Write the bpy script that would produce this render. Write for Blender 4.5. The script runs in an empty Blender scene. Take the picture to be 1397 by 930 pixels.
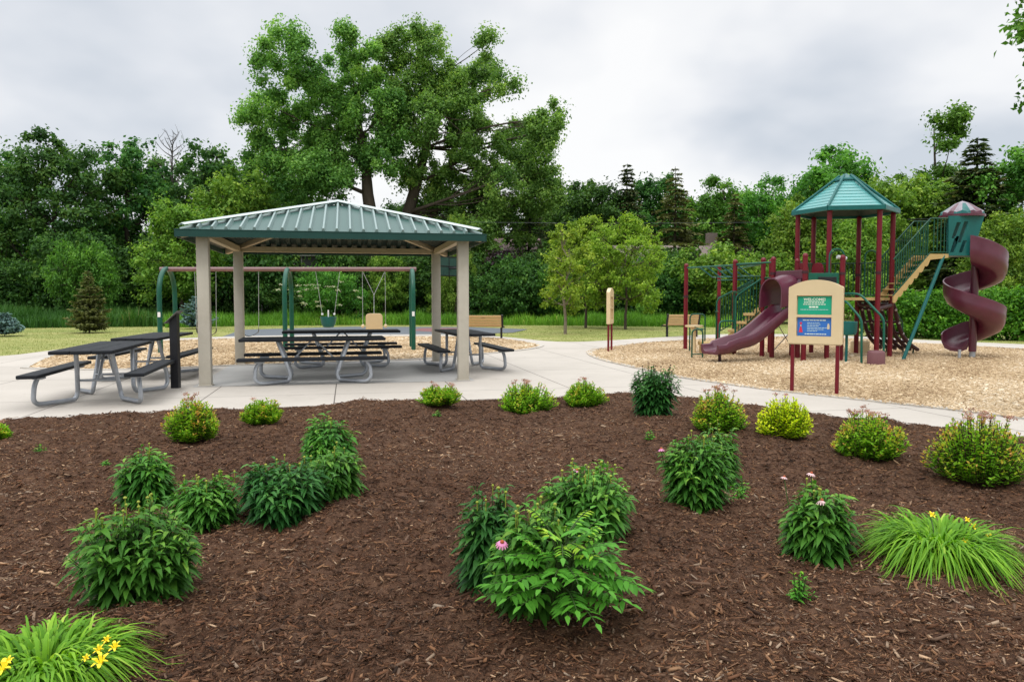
import bpy, bmesh, math, random
import numpy as np
from mathutils import Vector, Matrix
PI = math.pi
R_ = math.radians
scene = bpy.context.scene
COL = scene.collection
FPX, HY, CAMH = 1046.4, 406.8, 1.45
TH = math.atan((465 - HY) / FPX)

def ray(px, py):
    u = (px - 698.5) / FPX
    v = -(py - 465) / FPX
    return (u, math.cos(TH) + v * math.sin(TH), -math.sin(TH) + v * math.cos(TH))
def G(px, py, h=0.0):
    d = ray(px, py)
    t = (h - CAMH) / d[2]
    return Vector((d[0] * t, d[1] * t, h))
def AT(px, py, Y):
    d = ray(px, py)
    t = Y / d[1]
    return Vector((d[0] * t, Y, CAMH + d[2] * t))

# ------------------------------------------------------------------ object helpers
def tag(o, label=None, cat=None, group=None, kind=None):
    if label: o['label'] = label
    if cat: o['category'] = cat
    if group: o['group'] = group
    if kind: o['kind'] = kind
    return o
def empty(name, loc=(0, 0, 0), rz=0.0):
    o = bpy.data.objects.new(name, None)
    o.empty_display_size = 0.1
    COL.objects.link(o)
    o.location = loc
    o.rotation_euler = (0, 0, rz)
    return o
def link(name, me, mat=None, parent=None):
    o = bpy.data.objects.new(name, me)
    COL.objects.link(o)
    if mat is not None:
        for m in (mat if isinstance(mat, (list, tuple)) else [mat]): me.materials.append(m)
    if parent is not None: o.parent = parent
    return o
def copy_tree(o, parent=None):
    c = o.copy()
    COL.objects.link(c)
    if parent is not None: c.parent = parent
    for ch in list(o.children): copy_tree(ch, c)
    return c

def catmull(pts, n=6, closed=False):
    pts = [Vector(p) for p in pts]
    out = []
    m = len(pts)
    for i in range(m - 1):
        p0 = pts[max(i - 1, 0)]; p1 = pts[i]; p2 = pts[i + 1]; p3 = pts[min(i + 2, m - 1)]
        for k in range(n):
            t = k / n
            out.append(0.5 * ((2 * p1) + (p2 - p0) * t + (2 * p0 - 5 * p1 + 4 * p2 - p3) * t * t + (3 * p1 - p0 - 3 * p2 + p3) * t ** 3))
    out.append(pts[-1])
    return out
def fillet(pts, r, n=6):
    """polyline with rounded corners"""
    pts = [Vector(p) for p in pts]
    out = [pts[0]]
    for i in range(1, len(pts) - 1):
        a, b, c = pts[i - 1], pts[i], pts[i + 1]
        rr = min(r, (a - b).length * .48, (c - b).length * .48)
        p, q = b + (a - b).normalized() * rr, b + (c - b).normalized() * rr
        for k in range(n + 1):
            t = k / n
            out.append((1 - t) ** 2 * p + 2 * t * (1 - t) * b + t * t * q)
    out.append(pts[-1])
    return out

class MB:
    def __init__(s): s.v = []; s.f = []; s.mi = []; s.cur = 0
    def add(s, vs, fs):
        b = len(s.v)
        s.v += [tuple(p) for p in vs]
        s.f += [tuple(i + b for i in f) for f in fs]
        s.mi += [s.cur] * len(fs)
        return s
    def box(s, c, size, M=None, bev=0.0):
        """bevelled box: c centre, size full; M optional rotation about c"""
        bm = bmesh.new()
        bmesh.ops.create_cube(bm, size=1.0)
        bmesh.ops.scale(bm, vec=size, verts=bm.verts)
        if bev > 0:
            bmesh.ops.bevel(bm, geom=list(bm.edges), offset=min(bev, min(size) * .45), segments=2, affect='EDGES', profile=0.5)
        if M is not None: bmesh.ops.transform(bm, matrix=M, verts=bm.verts)
        bmesh.ops.translate(bm, vec=c, verts=bm.verts)
        bm.verts.index_update()
        s.add([v.co.copy() for v in bm.verts], [[v.index for v in f.verts] for f in bm.faces])
        bm.free()
        return s
    def beam(s, a, b, w, h, bev=0.004, up=(0, 0, 1)):
        a, b = Vector(a), Vector(b)
        d = (b - a); L = d.length; d.normalize()
        x = d; y = Vector(up).cross(x)
        if y.length < 1e-4: y = Vector((0, 1, 0)).cross(x)
        y.normalize(); z = x.cross(y)
        M = Matrix((x, y, z)).transposed().to_4x4()
        return s.box((a + b) / 2, (L, w, h), M, bev)
    def tube(s, pts, r, n=10, cap=True, rs=None):
        pts = [Vector(p) for p in pts]
        m = len(pts)
        rs = rs if rs is not None else [r] * m
        T = []
        for i in range(m):
            t = pts[min(i + 1, m - 1)] - pts[max(i - 1, 0)]
            if t.length < 1e-9: t = Vector((0, 0, 1))
            T.append(t.normalized())
        nrm = T[0].cross(Vector((0.13, 0.31, 0.94)))
        if nrm.length < 1e-3: nrm = T[0].cross(Vector((1, 0, 0)))
        nrm.normalize()
        vs = []
        for i in range(m):
            nrm = nrm - T[i] * nrm.dot(T[i]); nrm.normalize()
            bn = T[i].cross(nrm)
            for k in range(n):
                a = 2 * PI * k / n
                vs.append(pts[i] + (nrm * math.cos(a) + bn * math.sin(a)) * rs[i])
        fs = []
        for i in range(m - 1):
            for k in range(n):
                k2 = (k + 1) % n
                fs.append((i * n + k, i * n + k2, (i + 1) * n + k2, (i + 1) * n + k))
        if cap:
            fs.append(tuple(range(n - 1, -1, -1)))
            fs.append(tuple((m - 1) * n + k for k in range(n)))
        return s.add(vs, fs)
    def lathe(s, prof, c=(0, 0, 0), n=20, a0=0.0):
        """prof list of (r,z)"""
        vs = []; c = Vector(c)
        for r, z in prof:
            for k in range(n):
                a = a0 + 2 * PI * k / n
                vs.append(c + Vector((max(r, 1e-4) * math.cos(a), max(r, 1e-4) * math.sin(a), z)))
        fs = []
        for i in range(len(prof) - 1):
            for k in range(n):
                k2 = (k + 1) % n
                fs.append((i * n + k, i * n + k2, (i + 1) * n + k2, (i + 1) * n + k))
        fs.append(tuple(range(n - 1, -1, -1)))
        fs.append(tuple((len(prof) - 1) * n + k for k in range(n)))
        return s.add(vs, fs)
    def prism(s, poly, O, X, Y, depth, holes=None):
        """extrude 2d polygon (x,y) placed on frame O,X,Y along X x Y by depth"""
        O, X, Y = Vector(O), Vector(X).normalized(), Vector(Y).normalized()
        N = X.cross(Y)
        n = len(poly)
        vs = [O + X * p[0] + Y * p[1] for p in poly] + [O + X * p[0] + Y * p[1] + N * depth for p in poly]
        fs = [tuple(range(n - 1, -1, -1)), tuple(range(n, 2 * n))]
        for i in range(n):
            j = (i + 1) % n
            fs.append((i, j, n + j, n + i))
        return s.add(vs, fs)
    def build(s, name, mat, parent=None, off=None, smooth=None):
        me = bpy.data.meshes.new(name)
        vs = s.v
        if off is not None:
            o = Vector(off); vs = [(p[0] - o.x, p[1] - o.y, p[2] - o.z) for p in vs]
        me.from_pydata(vs, [], s.f)
        if any(s.mi): me.polygons.foreach_set('material_index', s.mi)
        bm = bmesh.new(); bm.from_mesh(me)
        bmesh.ops.recalc_face_normals(bm, faces=bm.faces)
        if smooth is not None:
            for f in bm.faces: f.smooth = True
            for e in bm.edges:
                if len(e.link_faces) == 2 and e.calc_face_angle(0) > R_(smooth): e.smooth = False
        bm.to_mesh(me); bm.free()
        return link(name, me, mat, parent)

def np_mesh(name, V, faces_list, tint=None):
    """V (n,3); faces_list: list of int arrays (m,k)"""
    me = bpy.data.meshes.new(name)
    V = np.ascontiguousarray(V, dtype=np.float32)
    me.vertices.add(len(V)); me.vertices.foreach_set('co', V.ravel())
    loops = np.concatenate([f.ravel() for f in faces_list]).astype(np.int32)
    tot = np.concatenate([np.full(len(f), f.shape[1], np.int32) for f in faces_list])
    st = np.concatenate([[0], np.cumsum(tot)[:-1]]).astype(np.int32)
    me.loops.add(len(loops)); me.loops.foreach_set('vertex_index', loops)
    me.polygons.add(len(tot)); me.polygons.foreach_set('loop_start', st); me.polygons.foreach_set('loop_total', tot)
    if tint is not None:
        a = me.attributes.new('tint', 'FLOAT', 'POINT')
        a.data.foreach_set('value', np.ascontiguousarray(tint, dtype=np.float32))
    me.update(calc_edges=True)
    return me

# ------------------------------------------------------------------ materials
def _nodes(name):
    m = bpy.data.materials.new(name); m.use_nodes = True
    nt = m.node_tree; nt.nodes.clear()
    out = nt.nodes.new('ShaderNodeOutputMaterial')
    return m, nt, out
def N(nt, t, **kw):
    n = nt.nodes.new(t)
    for k, v in kw.items():
        if k in n.inputs: n.inputs[k].default_value = v
        else: setattr(n, k, v)
    return n
def ramp(nt, stops, fac=None):
    r = nt.nodes.new('ShaderNodeValToRGB')
    el = r.color_ramp.elements
    while len(el) < len(stops): el.new(0.5)
    for e, (p, c) in zip(el, stops):
        e.position = p; e.color = (c[0], c[1], c[2], 1)
    if fac is not None: nt.links.new(fac, r.inputs[0])
    return r
def noise(nt, vec, scale, detail=4, rough=.55, dist=0):
    n = nt.nodes.new('ShaderNodeTexNoise')
    n.inputs['Scale'].default_value = scale; n.inputs['Detail'].default_value = detail
    n.inputs['Roughness'].default_value = rough; n.inputs['Distortion'].default_value = dist
    if vec is not None: nt.links.new(vec, n.inputs['Vector'])
    return n
def sc(c, k): return tuple(min(1, x * k) for x in c)
def pm(name, col, rough=.5, metal=0.0, var=.18, scale=6, bump=0.0, bscale=80, stretch=None, dirt=None, spec=.34, rvar=1.0):
    m, nt, out = _nodes(name)
    b = N(nt, 'ShaderNodeBsdfPrincipled', Roughness=rough, Metallic=metal)
    b.inputs['Specular IOR Level'].default_value = spec
    tc = N(nt, 'ShaderNodeTexCoord')
    vec = tc.outputs['Object']
    if stretch:
        mp = N(nt, 'ShaderNodeMapping'); mp.inputs['Scale'].default_value = stretch
        nt.links.new(vec, mp.inputs[0]); vec = mp.outputs[0]
    n1 = noise(nt, vec, scale, 6, .65)
    r = ramp(nt, [(.25, sc(col, 1 - var)), (.75, sc(col, 1 + var))], n1.outputs[0])
    colout = r.outputs[0]
    if dirt:
        n2 = noise(nt, vec, scale * .35, 8, .7)
        rr = ramp(nt, [(.5, (0, 0, 0)), (.72, (1, 1, 1))], n2.outputs[0])
        mx = N(nt, 'ShaderNodeMix', data_type='RGBA')
        nt.links.new(rr.outputs[0], mx.inputs[0]); nt.links.new(colout, mx.inputs[6]); mx.inputs[7].default_value = (*dirt, 1)
        colout = mx.outputs[2]
    nt.links.new(colout, b.inputs['Base Color'])
    nr = ramp(nt, [(.3, (rough * (1 - .15 * rvar),) * 3), (.7, (min(1, rough * (1 + .2 * rvar)),) * 3)], n1.outputs[0])
    nt.links.new(nr.outputs[0], b.inputs['Roughness'])
    if bump > 0:
        n3 = noise(nt, vec, bscale, 5, .6)
        bp = N(nt, 'ShaderNodeBump', Strength=bump, Distance=.01)
        nt.links.new(n3.outputs[0], bp.inputs['Height']); nt.links.new(bp.outputs[0], b.inputs['Normal'])
    nt.links.new(b.outputs[0], out.inputs[0])
    return m
def leafm(name, stops, trans=.3, rough=.5, hue=.0, val=.0, spec=.14, gain=(1, 1, 1)):
    """leaf material: colour of each leaf from its 'tint' attribute"""
    stops = [(p, (min(1, c[0] * gain[0]), min(1, c[1] * gain[1]), min(1, c[2] * gain[2]))) for p, c in stops]
    m, nt, out = _nodes(name)
    at = N(nt, 'ShaderNodeAttribute', attribute_name='tint')
    r = ramp(nt, stops, at.outputs['Fac'])
    c = r.outputs[0]
    if hue or val:
        oi = N(nt, 'ShaderNodeObjectInfo')
        hs = N(nt, 'ShaderNodeHueSaturation')
        mr = N(nt, 'ShaderNodeMapRange'); mr.inputs['To Min'].default_value = .5 - hue; mr.inputs['To Max'].default_value = .5 + hue
        mv = N(nt, 'ShaderNodeMapRange'); mv.inputs['To Min'].default_value = 1 - val; mv.inputs['To Max'].default_value = 1 + val
        nt.links.new(oi.outputs['Random'], mr.inputs[0]); nt.links.new(oi.outputs['Random'], mv.inputs[0])
        nt.links.new(mr.outputs[0], hs.inputs['Hue']); nt.links.new(mv.outputs[0], hs.inputs['Value'])
        nt.links.new(c, hs.inputs['Color']); c = hs.outputs[0]
    b = N(nt, 'ShaderNodeBsdfPrincipled', Roughness=rough)
    b.inputs['Specular IOR Level'].default_value = spec
    t = N(nt, 'ShaderNodeBsdfTranslucent')
    mx = N(nt, 'ShaderNodeMixShader'); mx.inputs[0].default_value = trans
    nt.links.new(c, b.inputs['Base Color'])
    g = N(nt, 'ShaderNodeMix', data_type='RGBA', blend_type='MULTIPLY'); g.inputs[0].default_value = 1
    nt.links.new(c, g.inputs[6]); g.inputs[7].default_value = (1.25, 1.35, .6, 1)
    nt.links.new(g.outputs[2], t.inputs[0])
    nt.links.new(b.outputs[0], mx.inputs[1]); nt.links.new(t.outputs[0], mx.inputs[2])
    nt.links.new(mx.outputs[0], out.inputs[0])
    return m

M = {}
M['post_tan'] = pm('post_paint', (.46, .425, .355), .45, var=.06, dirt=(.41, .37, .30))
M['beam_tan'] = pm('beam_paint', (.44, .36, .23), .5, var=.08)
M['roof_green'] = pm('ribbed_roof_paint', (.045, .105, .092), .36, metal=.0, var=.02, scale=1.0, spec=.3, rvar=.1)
M['roof_rib'] = pm('roof_rib_sky_sheen', (.20, .28, .27), .34, var=.03, scale=1.0, spec=.6, rvar=.1)  # same paint as the panels; sky reflection on the ribs painted in as paler colour
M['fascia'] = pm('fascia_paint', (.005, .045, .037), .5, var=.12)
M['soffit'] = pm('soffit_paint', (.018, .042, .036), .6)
M['galv'] = pm('galvanised_steel', (.36, .385, .42), .42, metal=.35, var=.16, scale=14, dirt=(.29, .31, .34))
M['black_top'] = pm('black_coated_boards', (.012, .014, .018), .6, var=.25, scale=9, bump=.15, bscale=160, spec=.22)
M['black'] = pm('black_paint', (.012, .012, .015), .4)
M['swing_green'] = pm('swing_green_paint', (.004, .075, .045), .36, var=.15)
M['play_green'] = pm('play_green_paint', (.005, .095, .062), .38, var=.15)
M['dark_green'] = pm('dark_green_rail_paint', (.006, .065, .035), .38, var=.2)
M['teal'] = pm('teal_plastic', (.006, .105, .100), .4, var=.15)
M['teal_roof'] = pm('teal_roof_plastic', (.07, .28, .275), .36, var=.12, scale=3, spec=.7)
M['red'] = pm('red_post_paint', (.135, .004, .012), .4, var=.14)
M['burgundy'] = pm('burgundy_plastic', (.085, .012, .030), .32, var=.2, scale=4, dirt=(.10, .022, .042), spec=.6)
M['maroon_dark'] = pm('dark_maroon_rubber', (.045, .012, .018), .5)
M['mauve_pipe'] = pm('mauve_brown_pipe', (.20, .115, .115), .45, var=.15, dirt=(.16, .10, .10))
M['tan_plastic'] = pm('tan_plastic', (.64, .505, .305), .45, var=.05, scale=3, dirt=(.59, .455, .265))
M['tan_step'] = pm('tan_step_coating', (.44, .31, .13), .6, var=.12)
M['wood_tan'] = pm('tan_slats', (.48, .32, .15), .55, var=.15, scale=5, stretch=(1, 8, 8))
M['chain'] = pm('steel_chain', (.42, .43, .44), .4, metal=.6)
M['wire'] = pm('dark_wire', (.10, .11, .12), .6)
M['white'] = pm('white_sticker', (.75, .75, .74), .5, var=.03)
M['purple_pod'] = pm('plum_pod', (.17, .075, .085), .55, var=.12, stretch=(1, 1, .1), scale=30)
M['sign_green'] = pm('sign_panel_green', (.010, .34, .20), .4, var=.05)
M['sign_blue'] = pm('sign_panel_blue', (.035, .15, .48), .4, var=.05)
M['sign_white'] = pm('sign_lettering', (.72, .78, .66), .5, var=.03)
M['sign_pale'] = pm('sign_small_print', (.45, .60, .62), .5, var=.03)
M['sign_red'] = pm('sign_red_figure', (.62, .03, .07), .5, var=.03)
M['sign_skin'] = pm('sign_pale_figure', (.62, .52, .36), .5, var=.03)
M['orange_line'] = pm('sign_panel_orange_edge', (.62, .25, .08), .5, var=.05)
M['bark'] = pm('grey_brown_bark', (.070, .055, .042), .9, var=.4, scale=3, bump=.8, bscale=14, stretch=(4, 4, .8), spec=.2)
M['bark_dark'] = pm('dark_bark', (.035, .028, .022), .9, var=.4, scale=3, bump=.8, bscale=14, stretch=(4, 4, .8), spec=.2)
M['bark_pale'] = pm('pale_bark', (.20, .165, .125), .9, var=.4, scale=4, bump=.6, bscale=14, stretch=(2, 2, 3), spec=.2)
M['bark_dead'] = pm('dead_grey_bark', (.085, .078, .07), .9, var=.3, scale=4, spec=.2)
M['stem_green'] = pm('green_stem', (.045, .085, .02), .6, var=.2)
M['stem_brown'] = pm('brown_stem', (.06, .035, .022), .7, var=.2)

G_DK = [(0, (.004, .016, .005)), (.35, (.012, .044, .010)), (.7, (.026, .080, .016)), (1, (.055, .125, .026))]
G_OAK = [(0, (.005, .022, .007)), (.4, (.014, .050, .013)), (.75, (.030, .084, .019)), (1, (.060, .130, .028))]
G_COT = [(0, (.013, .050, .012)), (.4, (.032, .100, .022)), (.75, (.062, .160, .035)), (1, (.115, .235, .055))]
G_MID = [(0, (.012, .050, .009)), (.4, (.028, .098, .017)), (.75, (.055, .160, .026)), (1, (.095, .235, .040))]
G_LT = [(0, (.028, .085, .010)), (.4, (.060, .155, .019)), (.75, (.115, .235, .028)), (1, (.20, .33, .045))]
G_YEL = [(0, (.050, .110, .014)), (.4, (.105, .200, .026)), (.75, (.19, .30, .040)), (1, (.29, .39, .07))]
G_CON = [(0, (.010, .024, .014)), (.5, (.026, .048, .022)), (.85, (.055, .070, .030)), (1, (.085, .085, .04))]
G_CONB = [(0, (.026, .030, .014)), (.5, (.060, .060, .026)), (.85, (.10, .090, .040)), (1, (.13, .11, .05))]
G_BLU = [(0, (.035, .075, .070)), (.5, (.085, .15, .145)), (1, (.19, .29, .29))]
M['lf_dk'] = leafm('dark_leaves', G_DK, .32, .6, .014, .18, gain=(2.9, 2.2, 2.1))
M['lf_oak'] = leafm('oak_leaves', G_OAK, .34, .6, .014, .18, gain=(3.5, 2.6, 2.6))
M['lf_cot'] = leafm('cottonwood_leaves', G_COT, .40, .5, .01, .08, gain=(3.7, 2.6, 2.7))
M['lf_mid'] = leafm('mid_green_leaves', G_MID, .38, .5, .015, .15, gain=(2.5, 1.9, 1.7))
M['lf_lt'] = leafm('light_green_leaves', G_LT, .34, .5, .012, .12, gain=(1.95, 1.6, 1.9))
M['lf_yel'] = leafm('yellow_green_leaves', G_YEL, .38, .5, .008, .08, gain=(1.7, 1.5, 1.4))
M['lf_con'] = leafm('spruce_needles', G_CON, .15, .6, .01, .15, gain=(2.0, 1.9, 1.6))
M['lf_conb'] = leafm('brownish_spruce_needles', G_CONB, .18, .6, .008, .12, gain=(1.9, 2.15, 1.7))
M['lf_blu'] = leafm('blue_spruce_needles', G_BLU, .15, .6, gain=(1.5, 1.5, 1.5))
M['lf_plum'] = leafm('plum_leaves', [(0, (.010, .008, .010)), (.5, (.030, .018, .022)), (1, (.065, .04, .04))], .2, .5)
M['lf_cone'] = leafm('coneflower_leaves', [(0, (.020, .072, .010)), (.35, (.042, .150, .020)), (.7, (.080, .235, .028)), (1, (.20, .38, .05))], .28, .42, .006, .10)
M['lf_coned'] = leafm('dark_coneflower_leaves', [(0, (.012, .050, .012)), (.4, (.025, .100, .020)), (.75, (.046, .150, .026)), (1, (.11, .25, .05))], .22, .42, .006, .08)
M['lf_pin'] = leafm('pinnate_leaflets', [(0, (.045, .17, .018)), (.5, (.105, .33, .035)), (.8, (.19, .44, .04)), (1, (.40, .56, .05))], .34, .4)
M['lf_spi'] = leafm('spirea_leaves', [(0, (.055, .15, .012)), (.35, (.14, .31, .022)), (.60, (.22, .42, .030)), (.80, (.42, .44, .05)), (1, (.52, .25, .09))], .38, .5, .004, .06, gain=(1.12, 1.15, 1.0))
M['lf_spiy'] = leafm('golden_spirea_leaves', [(0, (.10, .21, .010)), (.35, (.36, .54, .018)), (.7, (.68, .76, .022)), (1, (.72, .68, .05))], .35, .5)
M['lf_lily'] = leafm('daylily_leaves', [(0, (.05, .15, .010)), (.4, (.125, .30, .020)), (.75, (.23, .44, .032)), (1, (.40, .56, .08))], .34, .45)
M['lf_reed'] = leafm('tall_grass_blades', [(0, (.022, .075, .014)), (.5, (.045, .130, .024)), (.85, (.085, .190, .036)), (1, (.20, .21, .08))], .25, .6)
M['lf_meadow'] = leafm('meadow_grass_blades', [(0, (.045, .12, .016)), (.5, (.090, .215, .026)), (.85, (.16, .30, .045)), (1, (.30, .30, .10))], .3, .6, gain=(1.35, 1.35, 1.1))
M['lf_lawn'] = leafm('lawn_blades', [(0, (.11, .155, .030)), (.45, (.195, .23, .055)), (.8, (.28, .285, .09)), (1, (.38, .35, .15))], .2, .7)
M['lf_hedge'] = leafm('hedge_leaves', [(0, (.014, .058, .010)), (.45, (.040, .130, .018)), (.8, (.090, .225, .028)), (1, (.15, .32, .05))], .32, .5, gain=(1.75, 1.6, 1.1))
M['fl_yellow'] = pm('yellow_petals', (.80, .62, .015), .5, var=.08)
M['fl_pink'] = pm('pink_petals', (.62, .22, .40), .5, var=.12)
M['fl_pale'] = pm('pale_pink_petals', (.62, .42, .42), .5, var=.12)
M['fl_cone'] = pm('orange_flower_cone', (.38, .075, .02), .6, var=.2)
M['fl_bud'] = pm('yellow_green_buds', (.26, .30, .035), .6, var=.2)
M['fl_seed'] = pm('dark_seed_heads', (.025, .014, .012), .8, var=.2)
M['fl_spi'] = leafm('spirea_flower_heads', [(0, (.26, .12, .09)), (.5, (.45, .22, .17)), (1, (.58, .38, .32))], .2, .6)
M['fl_white'] = leafm('white_blossom', [(0, (.35, .38, .22)), (1, (.62, .62, .48))], .2, .6)
M['chip_dk'] = leafm('bark_mulch_chips', [(0, (.016, .009, .006)), (.20, (.070, .034, .019)), (.34, (.035, .021, .015)), (.46, (.115, .056, .031)), (.56, (.095, .068, .052)), (.66, (.150, .078, .042)), (.8, (.20, .125, .075)), (.9, (.21, .175, .145)), (1, (.42, .30, .20))], 0, .8, gain=(1.12, 1.03, .92))
M['chip_lt'] = leafm('pale_wood_chips', [(0, (.25, .165, .09)), (.4, (.47, .345, .205)), (.8, (.62, .485, .32)), (1, (.72, .62, .47))], 0, .8)
# ------------------------------------------------------------------ foliage builders (numpy)
def unit(a): return a / np.maximum(np.linalg.norm(a, axis=-1, keepdims=True), 1e-9)
def rdir(rng, n): return unit(rng.normal(size=(n, 3)))
def leaves_quad(pos, axis, nrm, L, W, tint):
    """one folded rhombus per leaf"""
    n = len(pos); t = unit(axis)
    s = unit(np.cross(t, nrm)); nn = np.cross(s, t)
    L = np.broadcast_to(np.asarray(L, float), (n,))[:, None]; W = np.broadcast_to(np.asarray(W, float), (n,))[:, None]
    V = np.empty((n, 4, 3))
    V[:, 0] = pos; V[:, 2] = pos + t * L
    mid = pos + t * L * .45 + nn * W * .18
    V[:, 1] = mid + s * W * .5; V[:, 3] = mid - s * W * .5
    i = np.arange(n)[:, None] * 4
    F = np.concatenate([i + np.array([[0, 1, 2]]), i + np.array([[0, 2, 3]])])
    return V.reshape(-1, 3), F, np.repeat(tint, 4)
def leaves_fine(pos, axis, nrm, L, W, tint, droop=.3, fold=.12):
    """curved, folded lance-shaped leaves: 8 vertices each"""
    n = len(pos); t = unit(axis); s = unit(np.cross(t, nrm)); nn = np.cross(s, t)
    L = np.broadcast_to(np.asarray(L, float), (n,))[:, None]; W = np.broadcast_to(np.asarray(W, float), (n,))[:, None]
    dr = np.broadcast_to(np.asarray(droop, float), (n,))[:, None]
    def st(u): 
        p = pos + t * L * u; p = p - nn * 0; p[:, 2:3] -= dr * L * u * u
        return p
    V = np.empty((n, 8, 3))
    V[:, 0] = st(0.0); a = st(.32); b = st(.68); V[:, 7] = st(1.0)
    V[:, 1] = a + s * W * .5 + nn * W * fold; V[:, 2] = a; V[:, 3] = a - s * W * .5 + nn * W * fold
    V[:, 4] = b + s * W * .36 + nn * W * fold * .7; V[:, 5] = b; V[:, 6] = b - s * W * .36 + nn * W * fold * .7
    i = np.arange(n)[:, None] * 8
    tri = np.concatenate([i + np.array([q]) for q in ([0, 1, 2], [0, 2, 3], [4, 7, 5], [5, 7, 6])])
    quad = np.concatenate([i + np.array([q]) for q in ([1, 4, 5, 2], [2, 5, 6, 3])])
    return V.reshape(-1, 3), [tri, quad], np.repeat(tint, 8)
def blades(pos, d, L, W, bend, tint, seg=4):
    """ribbon blades that rise along d and bend over"""
    n = len(pos); d = unit(d)
    h = d.copy(); h[:, 2] = 0; h = unit(h + 1e-6)
    s = np.stack([-h[:, 1], h[:, 0], np.zeros(n)], 1)
    L = np.asarray(L)[:, None]; W = np.broadcast_to(np.asarray(W, float), (n,))[:, None]; bend = np.asarray(bend)[:, None]
    V = np.empty((n, 2 * seg + 1, 3))
    for k in range(seg + 1):
        u = k / seg
        p = pos + d * L * u + h * L * bend * u * u * .36
        p[:, 2:3] -= L * bend * u ** 2.4 * .8
        w = W * .5 * (1 - u ** 2.2) * (.65 + .35 * min(1, u * 3))
        if k < seg:
            V[:, 2 * k] = p + s * w; V[:, 2 * k + 1] = p - s * w
        else: V[:, 2 * k] = p
    i = np.arange(n)[:, None] * (2 * seg + 1)
    quad = np.concatenate([i + np.array([[2 * k, 2 * k + 1, 2 * k + 3, 2 * k + 2]]) for k in range(seg - 1)]) if seg > 1 else np.zeros((0, 4), int)
    tri = i + np.array([[2 * seg - 2, 2 * seg - 1, 2 * seg]])
    return V.reshape(-1, 3), [quad, tri] if seg > 1 else [tri], np.repeat(tint, 2 * seg + 1)

def np_tubes(paths, n=6):
    """paths: list of (pts (m,3), radii (m,)) -> V, F"""
    Vs, Fs, base = [], [], 0
    ang = np.arange(n) * 2 * PI / n
    for P, r in paths:
        P = np.asarray(P, float); r = np.asarray(r, float); m = len(P)
        T = np.gradient(P, axis=0); T = unit(T)
        ref = np.array([.21, .93, .3]); 
        if abs(T[0] @ ref) > .9: ref = np.array([1., 0, 0])
        a = unit(np.cross(T, ref)); b = np.cross(T, a)
        V = P[:, None] + (a[:, None] * np.cos(ang)[None, :, None] + b[:, None] * np.sin(ang)[None, :, None]) * r[:, None, None]
        Vs.append(V.reshape(-1, 3))
        i = np.arange(m - 1)[:, None] * n; k = np.arange(n)[None]; k2 = (k + 1) % n
        F = np.stack([i + k, i + k2, i + n + k2, i + n + k], -1).reshape(-1, 4) + base
        Fs.append(F); base += m * n
    return np.concatenate(Vs), np.concatenate(Fs)
def curve_to(a, b, rng, sag=.12, m=7):
    a, b = np.asarray(a, float), np.asarray(b, float)
    L = np.linalg.norm(b - a); u = np.linspace(0, 1, m)[:, None]
    mid = (a + b) / 2 + rng.normal(size=3) * L * sag * .5 + np.array([0, 0, -L * sag * .3])
    return (1 - u) ** 2 * a + 2 * u * (1 - u) * mid + u * u * b

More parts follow.
